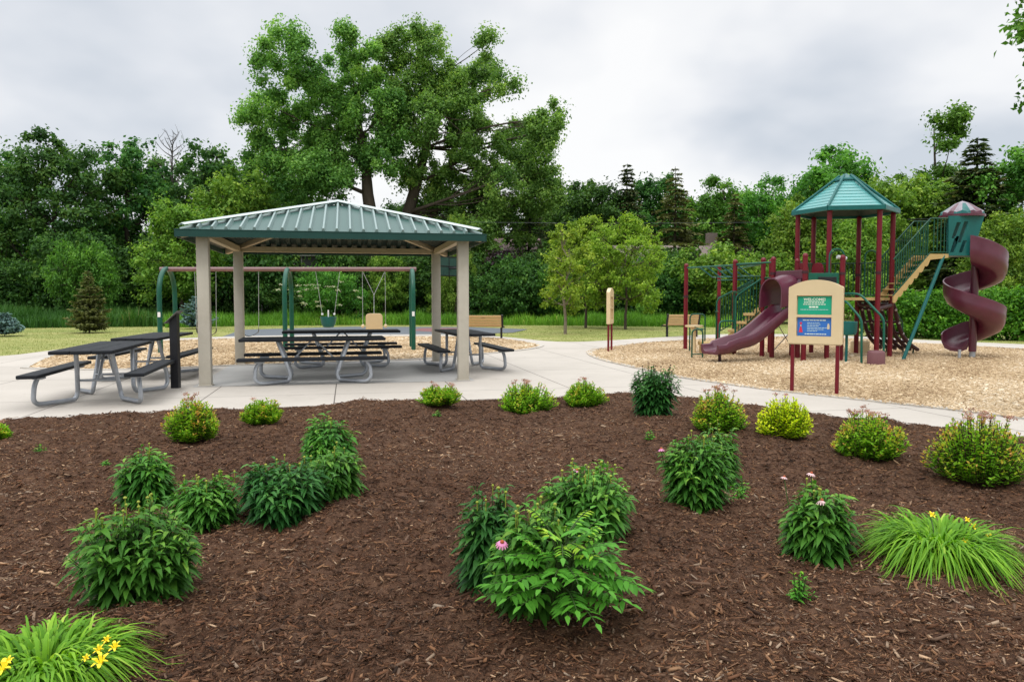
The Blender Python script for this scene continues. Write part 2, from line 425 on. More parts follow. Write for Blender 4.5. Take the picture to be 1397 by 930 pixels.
def broadleaf(seed, lobes, trunk, n_leaf, leaf, clump=.9, r0=.3, gap=.25, clumps=None, wood_twigs=.5, flat=.75, upk=.5, dens=2.2, limb=.5):
    """lobes: (cx,cy,cz,rx,ry,rz); trunk: list of (x,y,z). -> trunk mesh data, crown mesh data"""
    rng = np.random.default_rng(seed)
    trunk = np.asarray(trunk, float)
    lob = np.asarray(lobes, float)
    area = (lob[:, 3] * lob[:, 4] + lob[:, 3] * lob[:, 5] + lob[:, 4] * lob[:, 5])
    ncl = clumps or int(area.sum() * dens / clump ** 2)
    per = np.maximum(3, (ncl * area / area.sum()).astype(int))
    CP, CO, CR, CT = [], [], [], []
    paths = []
    u = np.linspace(0, 1, len(trunk)); 
    paths.append((trunk, r0 * (1.25 - .2 * u - .75 * u)))
    for (cx, cy, cz, rx, ry, rz), k in zip(lob, per):
        d = rdir(rng, k); d[:, 2] = d[:, 2] * .9 + .12; d = unit(d)
        rad = (.42 + .6 * rng.random(k) ** .55)
        p = np.array([cx, cy, cz]) + d * rad[:, None] * np.array([rx, ry, rz])
        keep = rng.random(k) > gap * .5
        CP.append(p[keep]); CO.append(d[keep]); CR.append((clump * (.45 + 1.0 * rng.random(k) ** 1.3))[keep]); CT.append((rng.normal(size=k) * .13)[keep])
        # limb from the nearest lower trunk point to the lobe
        zz = trunk[:, 2]
        cand = np.where(zz < max(cz - .25 * rz, zz[0] + .35 * (zz[-1] - zz[0])))[0]
        dist = np.linalg.norm(trunk[cand] - np.array([cx, cy, cz]), axis=1)
        j = cand[np.argmin(dist)] if len(cand) else len(trunk) - 1
        L = np.linalg.norm(trunk[j] - np.array([cx, cy, cz]))
        lr = r0 * (1.25 - .95 * u[j]) * limb
        c = curve_to(trunk[j], (cx, cy, cz + rz * .35), rng, .25)
        paths.append((c, np.linspace(lr, max(.02, lr * .25), len(c))))
        kk = int(k * wood_twigs * .5)
        for q in range(kk):
            s = c[rng.integers(2, len(c))]
            paths.append((curve_to(s, p[q], rng, .2, 5), np.linspace(lr * .3, .012, 5)))
    CP = np.concatenate(CP); CO = np.concatenate(CO); CR = np.concatenate(CR); CT = np.concatenate(CT)
    nc = len(CP); idx = rng.integers(0, nc, n_leaf)
    off = rdir(rng, n_leaf) * (np.minimum(np.abs(rng.normal(size=n_leaf)), 1.75) * .46 + .22 * rng.random(n_leaf))[:, None] * CR[idx][:, None] * 1.15
    off[:, 2] *= flat
    pos = CP[idx] + off
    od = unit(off + 1e-6)
    nrm = unit(od * .7 + np.array([0, 0, upk]) + rng.normal(size=(n_leaf, 3)) * .55)
    ax = unit(np.cross(nrm, rdir(rng, n_leaf))); ax[:, 2] -= .25
    L = leaf * (.7 + .6 * rng.random(n_leaf))
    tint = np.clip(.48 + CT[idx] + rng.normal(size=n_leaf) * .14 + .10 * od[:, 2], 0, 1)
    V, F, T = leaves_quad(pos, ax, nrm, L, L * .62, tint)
    tv, tf = np_tubes(paths, 7)
    return (tv, tf), (V, F, T)
def tree_obj(name, data, bark, leafmat, loc=(0, 0, 0), rz=0, part='crown'):
    (tv, tf), (V, F, T) = data
    r = empty(name, loc, rz)
    a = link('trunk', np_mesh('trunk', tv, [tf]), bark, r)
    for p in a.data.polygons: p.use_smooth = True
    link(part, np_mesh(part, V, [F], T), leafmat, r)
    return r
def gen_lobes(rng, H, hb, R, n, shape=.5, lobe=.42):
    L = []
    for i in range(n):
        u = (i + rng.random()) / n
        z = hb + (H - hb) * (.12 + .80 * u)
        w = math.sin(PI * min(1, max(.05, (.18 + .72 * u)))) ** shape
        a = i * 2.4 + rng.random() * .8
        rr = R * w * (.35 + .4 * rng.random())
        r = R * lobe * (.75 + .5 * rng.random())
        if u > .85: rr *= .4
        L.append((rr * math.cos(a), rr * math.sin(a), z, r, r, r * .85))
    return L
def std_tree(seed, H, R, hb, n_leaf, leaf, n=11, r0=None, clump=None, lean=.3, **kw):
    rng = np.random.default_rng(seed)
    lobes = gen_lobes(rng, H * .93, hb, R, n, kw.pop('shape', .5), kw.pop('lobe', .42))
    tr = [(0, 0, -.2)]
    for k in range(1, 8): 
        z = H * .85 * k / 7
        tr.append((rng.normal() * lean * k / 7, rng.normal() * lean * k / 7, z))
    return broadleaf(seed + 1, lobes, tr, n_leaf, leaf, clump or R * .24, r0 or H * .017, **kw)
def conifer(seed, H, R, hb, n_whorl, per, needles, nl=.35, droop=.35, sparse=0.0, taper=.9, top=1.0, dens=1.0):
    rng = np.random.default_rng(seed)
    tr = np.array([[0, 0, -.2], [0, 0, H * .3], [.05, 0, H * .7], [0, 0, H]])
    paths = [(tr, np.array([H * .016, H * .013, H * .007, .015]))]
    P, A, NN, TT, LL = [], [], [], [], []
    for w in range(n_whorl):
        u = (w + rng.random() * .7) / n_whorl
        z = hb + (H - hb) * u
        Lb = (R * (1 - u) ** taper + .12 * R * (1 - u) + .05) * (.75 + .45 * rng.random())
        for b in range(per):
            if rng.random() < sparse: continue
            a = rng.random() * 2 * PI
            l = Lb * (.7 + .5 * rng.random())
            m = 6; q = np.linspace(0, 1, m)
            pts = np.stack([np.cos(a) * l * q, np.sin(a) * l * q, z + l * (.12 * q - droop * q ** 1.5 + .16 * q ** 3)], 1)
            if l > .35 * R: paths.append((pts, np.linspace(.012 + .012 * l, .006, m)))
            k = max(6, int(needles * l * dens))
            t = rng.random(k) ** .7
            base = np.stack([np.interp(t, q, pts[:, i]) for i in range(3)], 1)
            side = np.array([-np.sin(a), np.cos(a), 0])
            sgn = rng.choice([-1, 1], k)[:, None]
            ax = np.array([np.cos(a), np.sin(a), 0]) * .55 + side * sgn * (.4 + .6 * rng.random((k, 1))) + np.array([0, 0, -.35]) * rng.random((k, 1))
            ax += rng.normal(size=(k, 3)) * .18
            P.append(base); A.append(ax); NN.append(np.array([0, 0, 1]) + rng.normal(size=(k, 3)) * .5)
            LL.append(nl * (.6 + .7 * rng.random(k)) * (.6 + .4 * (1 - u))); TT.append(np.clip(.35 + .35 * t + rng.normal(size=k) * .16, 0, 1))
    P = np.concatenate(P); A = np.concatenate(A); NN = np.concatenate(NN); LL = np.concatenate(LL); TT = np.concatenate(TT)
    V, F, T = leaves_quad(P, A, NN, LL, LL * .40, TT)
    return np_tubes(paths, 6), (V, F, T)
def bush(seed, H, R, n_leaf, leaf, n=8, clump=None, Ry=None, **kw):
    rng = np.random.default_rng(seed)
    lobes = []
    for i in range(n):
        a = i * 2.4 + rng.random(); rr = R * (.15 + .5 * rng.random()) if i else 0
        r = R * (.36 + .2 * rng.random()); z = H * (.30 + .42 * rng.random())
        rz = min(H * .36, r) 
        if i == 0: z = H * .66
        lobes.append((rr * math.cos(a), rr * math.sin(a) * ((Ry or R) / R), z, r, r * ((Ry or R) / R), rz))
    return broadleaf(seed + 1, lobes, [(0, 0, -.1), (0, 0, H * .15), (.03, 0, H * .3), (0, 0.02, H * .5)], n_leaf, leaf, clump or R * .25, kw.pop('r0', .04), **kw)

# --- garden plants
def shoot_plant(seed, h, r, n_sh, per, L, W, droop, low=.15, tipcol=0.0, fan=1.0, curve=.5, stand=.55, fine=True, jit=.12, pw=2.6, bump_=0.0):
    rng = np.random.default_rng(seed)
    rho = np.sqrt(rng.random(n_sh)) * .97
    a = rng.random(n_sh) * 2 * PI
    lump = 1 + .15 * np.sin(a * 3 + seed) + .10 * np.sin(a * 5 + seed * 2)
    top = np.stack([r * rho * np.cos(a) * lump, r * rho * np.sin(a) * lump, h * np.sqrt(np.clip(1 - (rho * fan) ** pw, .04, 1)) * (1 + bump_ * np.sin(a * 2 + seed * 1.7) * rho + .6 * bump_ * np.sin(a * 4 + seed)) * (1 - jit + 2 * jit * rng.random(n_sh))], 1)
    base = np.stack([r * .45 * rho * np.cos(a), r * .45 * rho * np.sin(a), np.zeros(n_sh) - .02], 1)
    paths, P, A, NN, TT, LL = [], [], [], [], [], []
    for i in range(n_sh):
        m = 6; q = np.linspace(0, 1, m)[:, None]
        mid = base[i] * (1 - curve) + top[i] * curve; mid[2] = top[i][2] * stand
        pts = (1 - q) ** 2 * base[i] + 2 * q * (1 - q) * mid + q * q * top[i]
        paths.append((pts, np.linspace(.0045, .002, m)))
        k = max(3, int(per * (.75 + .5 * rng.random())))
        t = low + (1 - low) * (np.arange(k) + rng.random(k) * .6) / k
        t = np.clip(t, 0, 1)
        p = np.stack([np.interp(t, q[:, 0], pts[:, j]) for j in range(3)], 1)
        out = unit(top[i] * np.array([1, 1, 0]) + 1e-4)
        az = np.arange(k) * 2.4 + rng.random() * 6.28
        d = np.stack([np.cos(az), np.sin(az), np.full(k, .35)], 1) + out * .55
        d[:, 2] += .5 * (t > .85)
        P.append(p); A.append(d + rng.normal(size=(k, 3)) * .15)
        NN.append(np.array([0, 0, 1.0]) + rng.normal(size=(k, 3)) * .25)
        LL.append(L * (.65 + .55 * rng.random(k)) * (1.12 - .5 * t ** 2))
        sh = rng.normal() * .08
        TT.append(np.clip(.42 + sh + rng.normal(size=k) * .12 + .12 * (t - .5) + tipcol * np.clip((t - .62) / .38, 0, 1) ** 1.1 * (.75 + .55 * math.sin(3 * a[i] + seed) + .35 * math.sin(7 * a[i] + 2 * seed) * (1 if pw < 3 else .3) + .3 * rng.random()), 0, 1))
    P = np.concatenate(P); A = np.concatenate(A); NN = np.concatenate(NN); LL = np.concatenate(LL); TT = np.concatenate(TT)
    P[:, 2] = np.maximum(P[:, 2], .015)
    if fine:
        fol = leaves_fine(P, A, NN, LL, LL * (W / L), TT, droop)
    else:
        V, F, T = leaves_quad(P, A, NN, LL, LL * (W / L), TT); fol = (V, [F], T)
    return np_tubes(paths, 4), fol, top
def plant_obj(name, loc, stems, fol, stem_m, leaf_m, rz=0):
    r = empty(name, loc, rz)
    link('stems', np_mesh('stems', stems[0], [stems[1]]), stem_m, r)
    o = link('foliage', np_mesh('foliage', fol[0], fol[1], fol[2]), leaf_m, r)
    return r
def flower_mb(size, petals=11, droop=.45, cone=True, z=0):
    """daisy-like flower: petals round a cone, slot 0 petals, slot 1 cone"""
    mb = MB()
    for k in range(petals):
        a = 2 * PI * k / petals
        c, s = math.cos(a), math.sin(a)
        def q(rr, w, zz): return (c * rr - s * w, s * rr + c * w, zz)
        w = size * .16
        mb.add([q(size * .18, -w * .5, 0), q(size * .18, w * .5, 0), q(size * .6, w, -size * droop * .35), q(size * .95, w * .55, -size * droop), q(size * .95, -w * .55, -size * droop), q(size * .6, -w, -size * droop * .35)], [(0, 1, 2, 5), (5, 2, 3, 4)])
    mb.cur = 1
    mb.lathe([(size * .28, -size * .06), (size * .32, size * .08), (size * .24, size * .24), (size * .08, size * .34)], n=9)
    return mb

# ------------------------------------------------------------------ world, sun, camera
w = bpy.data.worlds.new("World"); scene.world = w; w.use_nodes = True
nt = w.node_tree; nt.nodes.clear()
wo = N(nt, 'ShaderNodeOutputWorld'); bg = N(nt, 'ShaderNodeBackground')
SUN_EL, SUN_AZ = R_(58), R_(205)     # azimuth measured clockwise from +Y
sky = N(nt, 'ShaderNodeTexSky', sky_type='NISHITA', sun_disc=False, sun_elevation=SUN_EL, sun_rotation=SUN_AZ)
tc = N(nt, 'ShaderNodeTexCoord')
sep = N(nt, 'ShaderNodeSeparateXYZ'); nt.links.new(tc.outputs['Generated'], sep.inputs[0])
# cloud layer: the view direction projected on a flat cloud base overhead
mx = N(nt, 'ShaderNodeMath', operation='MAXIMUM'); nt.links.new(sep.outputs[2], mx.inputs[0]); mx.inputs[1].default_value = 0.0
ad = N(nt, 'ShaderNodeMath', operation='ADD'); nt.links.new(mx.outputs[0], ad.inputs[0]); ad.inputs[1].default_value = .34
dx = N(nt, 'ShaderNodeMath', operation='DIVIDE'); nt.links.new(sep.outputs[0], dx.inputs[0]); nt.links.new(ad.outputs[0], dx.inputs[1])
dy = N(nt, 'ShaderNodeMath', operation='DIVIDE'); nt.links.new(sep.outputs[1], dy.inputs[0]); nt.links.new(ad.outputs[0], dy.inputs[1])
cmb = N(nt, 'ShaderNodeCombineXYZ'); nt.links.new(dx.outputs[0], cmb.inputs[0]); nt.links.new(dy.outputs[0], cmb.inputs[1])
mp = N(nt, 'ShaderNodeMapping'); mp.inputs['Location'].default_value = (7.0757, 19.6195, 0); mp.inputs['Scale'].default_value = (1.0, 1.0, 1)
nt.links.new(cmb.outputs[0], mp.inputs[0])
n1 = noise(nt, mp.outputs[0], 1.15, 4, .45, .2)
n2 = noise(nt, mp.outputs[0], 2.6, 4, .5, .1)
m1 = N(nt, 'ShaderNodeMath', operation='MULTIPLY_ADD'); nt.links.new(n2.outputs[0], m1.inputs[0]); m1.inputs[1].default_value = .28; nt.links.new(n1.outputs[0], m1.inputs[2])
cr = ramp(nt, [(.48, (.65, .70, .77)), (.56, (.80, .83, .88)), (.63, (.95, .96, .98)), (.71, (1.03, 1.03, 1.03))], m1.outputs[0])
# an overcast sky is brighter overhead than at the horizon
gz = N(nt, 'ShaderNodeMapRange', interpolation_type='SMOOTHSTEP'); gz.inputs['From Min'].default_value = .42; gz.inputs['From Max'].default_value = .95
gz.inputs['To Min'].default_value = 1.0; gz.inputs['To Max'].default_value = 3.1
nt.links.new(sep.outputs[2], gz.inputs[0])
vm = N(nt, 'ShaderNodeVectorMath', operation='SCALE'); nt.links.new(cr.outputs[0], vm.inputs[0]); nt.links.new(gz.outputs[0], vm.inputs['Scale'])
ss = N(nt, 'ShaderNodeVectorMath', operation='SCALE'); nt.links.new(sky.outputs[0], ss.inputs[0]); ss.inputs['Scale'].default_value = .10
mixw = N(nt, 'ShaderNodeMix', data_type='RGBA'); mixw.inputs[0].default_value = .93
nt.links.new(ss.outputs[0], mixw.inputs[6]); nt.links.new(vm.outputs[0], mixw.inputs[7])
sc10 = N(nt, 'ShaderNodeVectorMath', operation='SCALE'); nt.links.new(mixw.outputs[2], sc10.inputs[0]); sc10.inputs['Scale'].default_value = 10.0
nt.links.new(sc10.outputs[0], bg.inputs[0]); bg.inputs[1].default_value = 0.1
nt.links.new(bg.outputs[0], wo.inputs[0])

sd = bpy.data.lights.new('sun', 'SUN'); sd.energy = 1.1; sd.angle = R_(18); sd.color = (1, .97, .92)
so = bpy.data.objects.new('sun', sd); COL.objects.link(so)
dirv = Vector((math.sin(SUN_AZ) * math.cos(SUN_EL), math.cos(SUN_AZ) * math.cos(SUN_EL), math.sin(SUN_EL)))
so.rotation_euler = dirv.to_track_quat('Z', 'Y').to_euler(); so.location = (0, -5, 20)

cam = bpy.data.cameras.new('camera'); co = bpy.data.objects.new('camera', cam); COL.objects.link(co)
cam.sensor_width = 36; cam.lens = 36 * FPX / 1397; cam.clip_end = 3000; cam.clip_start = .05
co.location = (0, 0, CAMH); co.rotation_euler = (PI / 2 - TH, 0, 0)
scene.camera = co
scene.view_settings.view_transform = 'Standard'; scene.view_settings.look = 'None'
scene.view_settings.exposure = 0.0; scene.view_settings.gamma = 1.0; scene.view_settings.use_curve_mapping = False
scene.render.engine = 'CYCLES'
scene.cycles.max_bounces = 6; scene.cycles.transparent_max_bounces = 4; scene.cycles.diffuse_bounces = 4; scene.cycles.transmission_bounces = 4
scene.cycles.use_denoising = True

# ------------------------------------------------------------------ ground
def ground_mat(name, stops, s1, s2, rough=.9, bump=.4, bscale=120, stripes=None, patch=None):
    m, nt, out = _nodes(name)
    g = N(nt, 'ShaderNodeNewGeometry'); b = N(nt, 'ShaderNodeBsdfPrincipled', Roughness=rough)
    b.inputs['Specular IOR Level'].default_value = .2
    n1 = noise(nt, g.outputs['Position'], s1, 8, .7); n2 = noise(nt, g.outputs['Position'], s2, 5, .6)
    a = N(nt, 'ShaderNodeMath', operation='MULTIPLY_ADD'); nt.links.new(n2.outputs[0], a.inputs[0]); a.inputs[1].default_value = .6; 
    h = N(nt, 'ShaderNodeMath', operation='MULTIPLY'); nt.links.new(n1.outputs[0], h.inputs[0]); h.inputs[1].default_value = .5
    nt.links.new(h.outputs[0], a.inputs[2])
    fac = a.outputs[0]
    if stripes:
        mp = N(nt, 'ShaderNodeMapping'); mp.inputs['Scale'].default_value = (.02, stripes, 1); mp.inputs['Rotation'].default_value = (0, 0, .12)
        nt.links.new(g.outputs['Position'], mp.inputs[0])
        n3 = noise(nt, mp.outputs[0], 1.0, 2, .5)
        a2 = N(nt, 'ShaderNodeMath', operation='MULTIPLY_ADD'); nt.links.new(n3.outputs[0], a2.inputs[0]); a2.inputs[1].default_value = .45; nt.links.new(fac, a2.inputs[2])
        a3 = N(nt, 'ShaderNodeMath', operation='SUBTRACT'); nt.links.new(a2.outputs[0], a3.inputs[0]); a3.inputs[1].default_value = .22
        fac = a3.outputs[0]
    r = ramp(nt, stops, fac)
    nt.links.new(r.outputs[0], b.inputs['Base Color'])
    n4 = noise(nt, g.outputs['Position'], bscale, 4, .6)
    bp = N(nt, 'ShaderNodeBump', Strength=bump, Distance=.02); nt.links.new(n4.outputs[0], bp.inputs['Height']); nt.links.new(bp.outputs[0], b.inputs['Normal'])
    nt.links.new(b.outputs[0], out.inputs[0])
    return m
def concrete_mat(name, c1, c2, joint, ang, org, sp, w_=.010):
    m, nt, out = _nodes(name)
    g = N(nt, 'ShaderNodeNewGeometry'); b = N(nt, 'ShaderNodeBsdfPrincipled', Roughness=.75); b.inputs['Specular IOR Level'].default_value = .25
    n1 = noise(nt, g.outputs['Position'], .55, 8, .65); n2 = noise(nt, g.outputs['Position'], 26, 5, .7)
    a = N(nt, 'ShaderNodeMath', operation='MULTIPLY_ADD'); nt.links.new(n2.outputs[0], a.inputs[0]); a.inputs[1].default_value = .35; nt.links.new(n1.outputs[0], a.inputs[2])
    r = ramp(nt, [(.42, c2), (.80, c1)], a.outputs[0]); c = r.outputs[0]
    # dark drip stains
    n5 = noise(nt, g.outputs['Position'], 2.3, 6, .75); r5 = ramp(nt, [(.60, (1, 1, 1)), (.76, (.68, .66, .63))], n5.outputs[0])
    mm = N(nt, 'ShaderNodeMix', data_type='RGBA', blend_type='MULTIPLY'); mm.inputs[0].default_value = 1
    nt.links.new(c, mm.inputs[6]); nt.links.new(r5.outputs[0], mm.inputs[7]); c = mm.outputs[2]
    if joint:
        mp = N(nt, 'ShaderNodeMapping', vector_type='TEXTURE'); mp.inputs['Rotation'].default_value = (0, 0, ang); mp.inputs['Location'].default_value = (org[0], org[1], 0)
        nt.links.new(g.outputs['Position'], mp.inputs[0])
        s = N(nt, 'ShaderNodeSeparateXYZ'); nt.links.new(mp.outputs[0], s.inputs[0])
        prev = None
        for i in (0, 1):
            d = N(nt, 'ShaderNodeMath', operation='DIVIDE'); nt.links.new(s.outputs[i], d.inputs[0]); d.inputs[1].default_value = sp[i]
            f = N(nt, 'ShaderNodeMath', operation='FRACT'); nt.links.new(d.outputs[0], f.inputs[0])
            k = N(nt, 'ShaderNodeMath', operation='SUBTRACT'); nt.links.new(f.outputs[0], k.inputs[0]); k.inputs[1].default_value = .5
            ab = N(nt, 'ShaderNodeMath', operation='ABSOLUTE'); nt.links.new(k.outputs[0], ab.inputs[0])
            lt = N(nt, 'ShaderNodeMath', operation='LESS_THAN'); nt.links.new(ab.outputs[0], lt.inputs[0]); lt.inputs[1].default_value = w_ / sp[i]
            if prev is None: prev = lt
            else:
                mxx = N(nt, 'ShaderNodeMath', operation='MAXIMUM'); nt.links.new(prev.outputs[0], mxx.inputs[0]); nt.links.new(lt.outputs[0], mxx.inputs[1]); prev = mxx
        mk = N(nt, 'ShaderNodeMix', data_type='RGBA'); nt.links.new(prev.outputs[0], mk.inputs[0]); nt.links.new(c, mk.inputs[6]); mk.inputs[7].default_value = (.13, .115, .10, 1); c = mk.outputs[2]
    nt.links.new(c, b.inputs['Base Color'])
    n4 = noise(nt, g.outputs['Position'], 160, 3, .6)
    bp = N(nt, 'ShaderNodeBump', Strength=.15, Distance=.004); nt.links.new(n4.outputs[0], bp.inputs['Height']); nt.links.new(bp.outputs[0], b.inputs['Normal'])
    nt.links.new(b.outputs[0], out.inputs[0])
    return m
ROT = .211                                       # how the shelter is turned
SC = Vector((-3.415, 15.18, 0)); SW, SD = 4.31, 4.18
def S(a, b, z=0): return Vector((SC.x + a * math.cos(ROT) - b * math.sin(ROT), SC.y + a * math.sin(ROT) + b * math.cos(ROT), z))

M['lawn'] = ground_mat('mown_lawn', [(.32, (.11, .15, .032)), (.48, (.195, .225, .06)), (.62, (.28, .28, .095)), (.8, (.36, .335, .14))], .12, 2.5, .9, .5, 60, stripes=.55)
M['asphalt'] = ground_mat('court_asphalt', [(.3, (.10, .115, .13)), (.8, (.145, .16, .175))], .3, 20, .9, .2, 150)
M['redcourt'] = ground_mat('red_court_paint', [(.3, (.17, .085, .085)), (.8, (.23, .12, .12))], .3, 20, .9, .2, 150)
M['concrete'] = concrete_mat('pavement_concrete', (.455, .418, .372), (.375, .343, .302), True, ROT, (SC.x - .5, SC.y - SD / 2 - .18), (1.85, 3.1), .009)
M['slab'] = concrete_mat('shelter_slab_concrete', (.40, .393, .378), (.32, .315, .305), False, 0, (0, 0), (1, 1))
M['kerb'] = concrete_mat('kerb_concrete', (.46, .43, .38), (.36, .335, .30), False, 0, (0, 0), (1, 1))
M['chips_bed'] = ground_mat('playground_wood_chips', [(.30, (.27, .18, .10)), (.48, (.47, .345, .205)), (.62, (.57, .43, .265)), (.8, (.66, .53, .36))], 5, 34, .95, .8, 45)
M['mulch_bed'] = ground_mat('dark_bark_mulch', [(.32, (.022, .011, .0068)), (.5, (.066, .033, .0185)), (.66, (.112, .060, .034)), (.82, (.175, .103, .059))], 6, 55, .95, 1.0, 60)

def sheet(name, pts, z, mat, thick=0.0, kind='structure'):
    me = bpy.data.meshes.new(name); bm = bmesh.new()
    vs = [bm.verts.new((p[0], p[1], z)) for p in pts]
    f = bm.faces.new(vs)
    if f.normal.z < 0: f.normal_flip()
    bm.normal_update()
    if f.normal.z < 0: bmesh.ops.reverse_faces(bm, faces=[f])
    if thick:
        ret = bmesh.ops.extrude_face_region(bm, geom=[f])
        bmesh.ops.translate(bm, vec=(0, 0, -thick), verts=[v for v in ret['geom'] if isinstance(v, bmesh.types.BMVert)])
        bmesh.ops.recalc_face_normals(bm, faces=bm.faces)
    bmesh.ops.triangulate(bm, faces=[q for q in bm.faces if len(q.verts) > 4])
    bm.to_mesh(me); bm.free()
    o = link(name, me, mat); tag(o, kind=kind)
    return o
def smooth2(pts, n=5): return [(p.x, p.y) for p in catmull([(q[0], q[1], 0) for q in pts], n)]
gp = lambda L: [tuple(G(*p))[:2] for p in L]

BED_EDGE = gp([(-420, 640), (-150, 594), (0, 576), (120, 569), (240, 562), (385, 555), (540, 549), (700, 543), (860, 540.5), (940, 546), (1030, 555), (1130, 567), (1220, 577), (1300, 588), (1397, 603), (1560, 632), (1800, 680)])
BED_EDGE_S = smooth2(BED_EDGE, 4)
WALK_FAR = gp([(1800, 640), (1560, 594), (1397, 572), (1300, 560), (1142, 543), (1080, 536), (1000, 526), (920, 514), (860, 501), (820, 491.5), (802, 484), (803, 479), (823, 474.5), (872, 468), (929, 464), (986, 461), (1050, 459.5), (1110, 460), (1180, 462.5), (1240, 467), (1397, 476), (1700, 494)])
FAR_EDGE = gp([(1700, 482), (1397, 469.5), (1240, 462.5), (1180, 459), (1100, 456), (1000, 455.5), (943, 457.5), (900, 460), (843, 463.5), (786, 466), (745, 465), (700, 460.5), (650, 457), (585, 456), (460, 456.5), (345, 458), (248, 461), (192, 463.5), (130, 470), (75, 477), (40, 481.5), (0, 485.5), (-200, 500), (-420, 520)])
LEFT_CHIPS = gp([(39, 502), (47, 497), (62, 490), (92, 481), (130, 474.5), (192, 467.5), (248, 464.5), (345, 461.5), (460, 459.5), (585, 458.8), (650, 460), (700, 464), (730, 469.5), (735, 472), (722, 475.5), (690, 479.5), (620, 486), (560, 490), (440, 494.5), (330, 498), (268, 500.5), (200, 503), (120, 504)])

big = 420
tag(sheet('ground', [(-big, -60), (big, -60), (big, big), (-big, big)], -.05, M['lawn']), kind='structure')
WF = smooth2(WALK_FAR, 4)
conc = BED_EDGE_S + [p for p in gp([(1800, 640)])] 
# pavement outline: bed edge, then the far edge back to the left
sheet('pavement', BED_EDGE_S + smooth2(FAR_EDGE, 3), 0.0, M['concrete'], thick=.14)
sheet('playground_chips', WF, .006, M['chips_bed'])
sheet('swing_chips', smooth2(LEFT_CHIPS + [LEFT_CHIPS[0]], 3)[:-1], .006, M['chips_bed'])
def kerb(name, line, wd, z0, z1, mat, side=1):
    """a band of concrete along a line, wd wide to its side"""
    L = [Vector((p[0], p[1], 0)) for p in line]; m = len(L)
    vs = []; fs = []
    for i, p in enumerate(L):
        t = (L[min(i + 1, m - 1)] - L[max(i - 1, 0)]).normalized(); nn = Vector((-t.y, t.x, 0)) * wd * side
        vs += [(p.x, p.y, z0), (p.x, p.y, z1), (p.x + nn.x, p.y + nn.y, z1), (p.x + nn.x, p.y + nn.y, z0)]
    for i in range(m - 1):
        for k in range(4): fs.append((i * 4 + k, i * 4 + (k + 1) % 4, i * 4 + 4 + (k + 1) % 4, i * 4 + 4 + k))
    fs += [(0, 1, 2, 3), tuple((m - 1) * 4 + k for k in (3, 2, 1, 0))]
    mb = MB(); mb.add(vs, fs); o = mb.build(name, mat); tag(o, kind='structure'); return o
kerb('playground_kerb', WF, .15, -.05, .020, M['kerb'], -1)
kerb('swing_kerb', smooth2(LEFT_CHIPS + [LEFT_CHIPS[0]], 3), .15, -.05, .020, M['kerb'], 1)
sheet('shelter_slab', [S(-SW / 2 - .18, -SD / 2 - .18), S(SW / 2 + .18, -SD / 2 - .18), S(SW / 2 + .18, SD / 2 + .18), S(-SW / 2 - .18, SD / 2 + .18)], .004, M['slab'])
sheet('court', gp([(300, 459), (330, 448.5), (480, 444.5), (640, 445), (720, 448), (700, 452.5), (600, 455)]), -.035, M['asphalt'])
sheet('court_key', gp([(560, 450), (575, 446.5), (632, 446.5), (650, 450), (610, 452.5)]), -.030, M['redcourt'])

# mulch bed: a gently mounded, lumpy surface
_bx = np.array([p[0] for p in BED_EDGE_S]); _by = np.array([p[1] for p in BED_EDGE_S]); _o = np.argsort(_bx); _bx, _by = _bx[_o], _by[_o]
_rng = np.random.default_rng(5)
_w = [(_rng.normal(size=2) * s, _rng.random() * 6.28, a) for s, a in [(1.2, .022)] * 4 + [(4, .010)] * 6 + [(11, .0055)] * 8 + [(26, .003)] * 8]
def mulch_z(x, y, edge=True):
    x = np.asarray(x, float); y = np.asarray(y, float)
    z = np.zeros_like(x)
    for k, ph, a in _w: z = z + a * np.sin(k[0] * x + k[1] * y + ph)
    d = np.interp(x, _bx, _by) - y
    t = np.clip((d + .03) / .45, 0, 1); t = t * t * (3 - 2 * t)
    return np.maximum(-.012 + t * .055 + z * (.15 + .85 * t), -.022 + .1 * z * t)
def mz(p): return float(mulch_z(np.array([p[0]]), np.array([p[1]]))[0])
xs = np.arange(-11, 11.01, .055); ys = np.arange(-1.5, 11.2, .055)
X, Y = np.meshgrid(xs, ys)
Z = mulch_z(X, Y) + _rng.normal(size=X.shape) * .006
inside = Y < np.interp(X, _bx, _by) + .03
V = np.stack([X, Y, Z], -1).reshape(-1, 3)
nx, ny = len(xs), len(ys)
ii = (np.arange(ny - 1)[:, None] * nx + np.arange(nx - 1)[None]).ravel()
F = np.stack([ii, ii + 1, ii + 1 + nx, ii + nx], 1)
F = F[inside.ravel()[F].all(1)]
o = link('mulch_bed', np_mesh('mulch_bed', V, [F]), M['mulch_bed']); tag(o, kind='structure')
for p in o.data.polygons: p.use_smooth = True

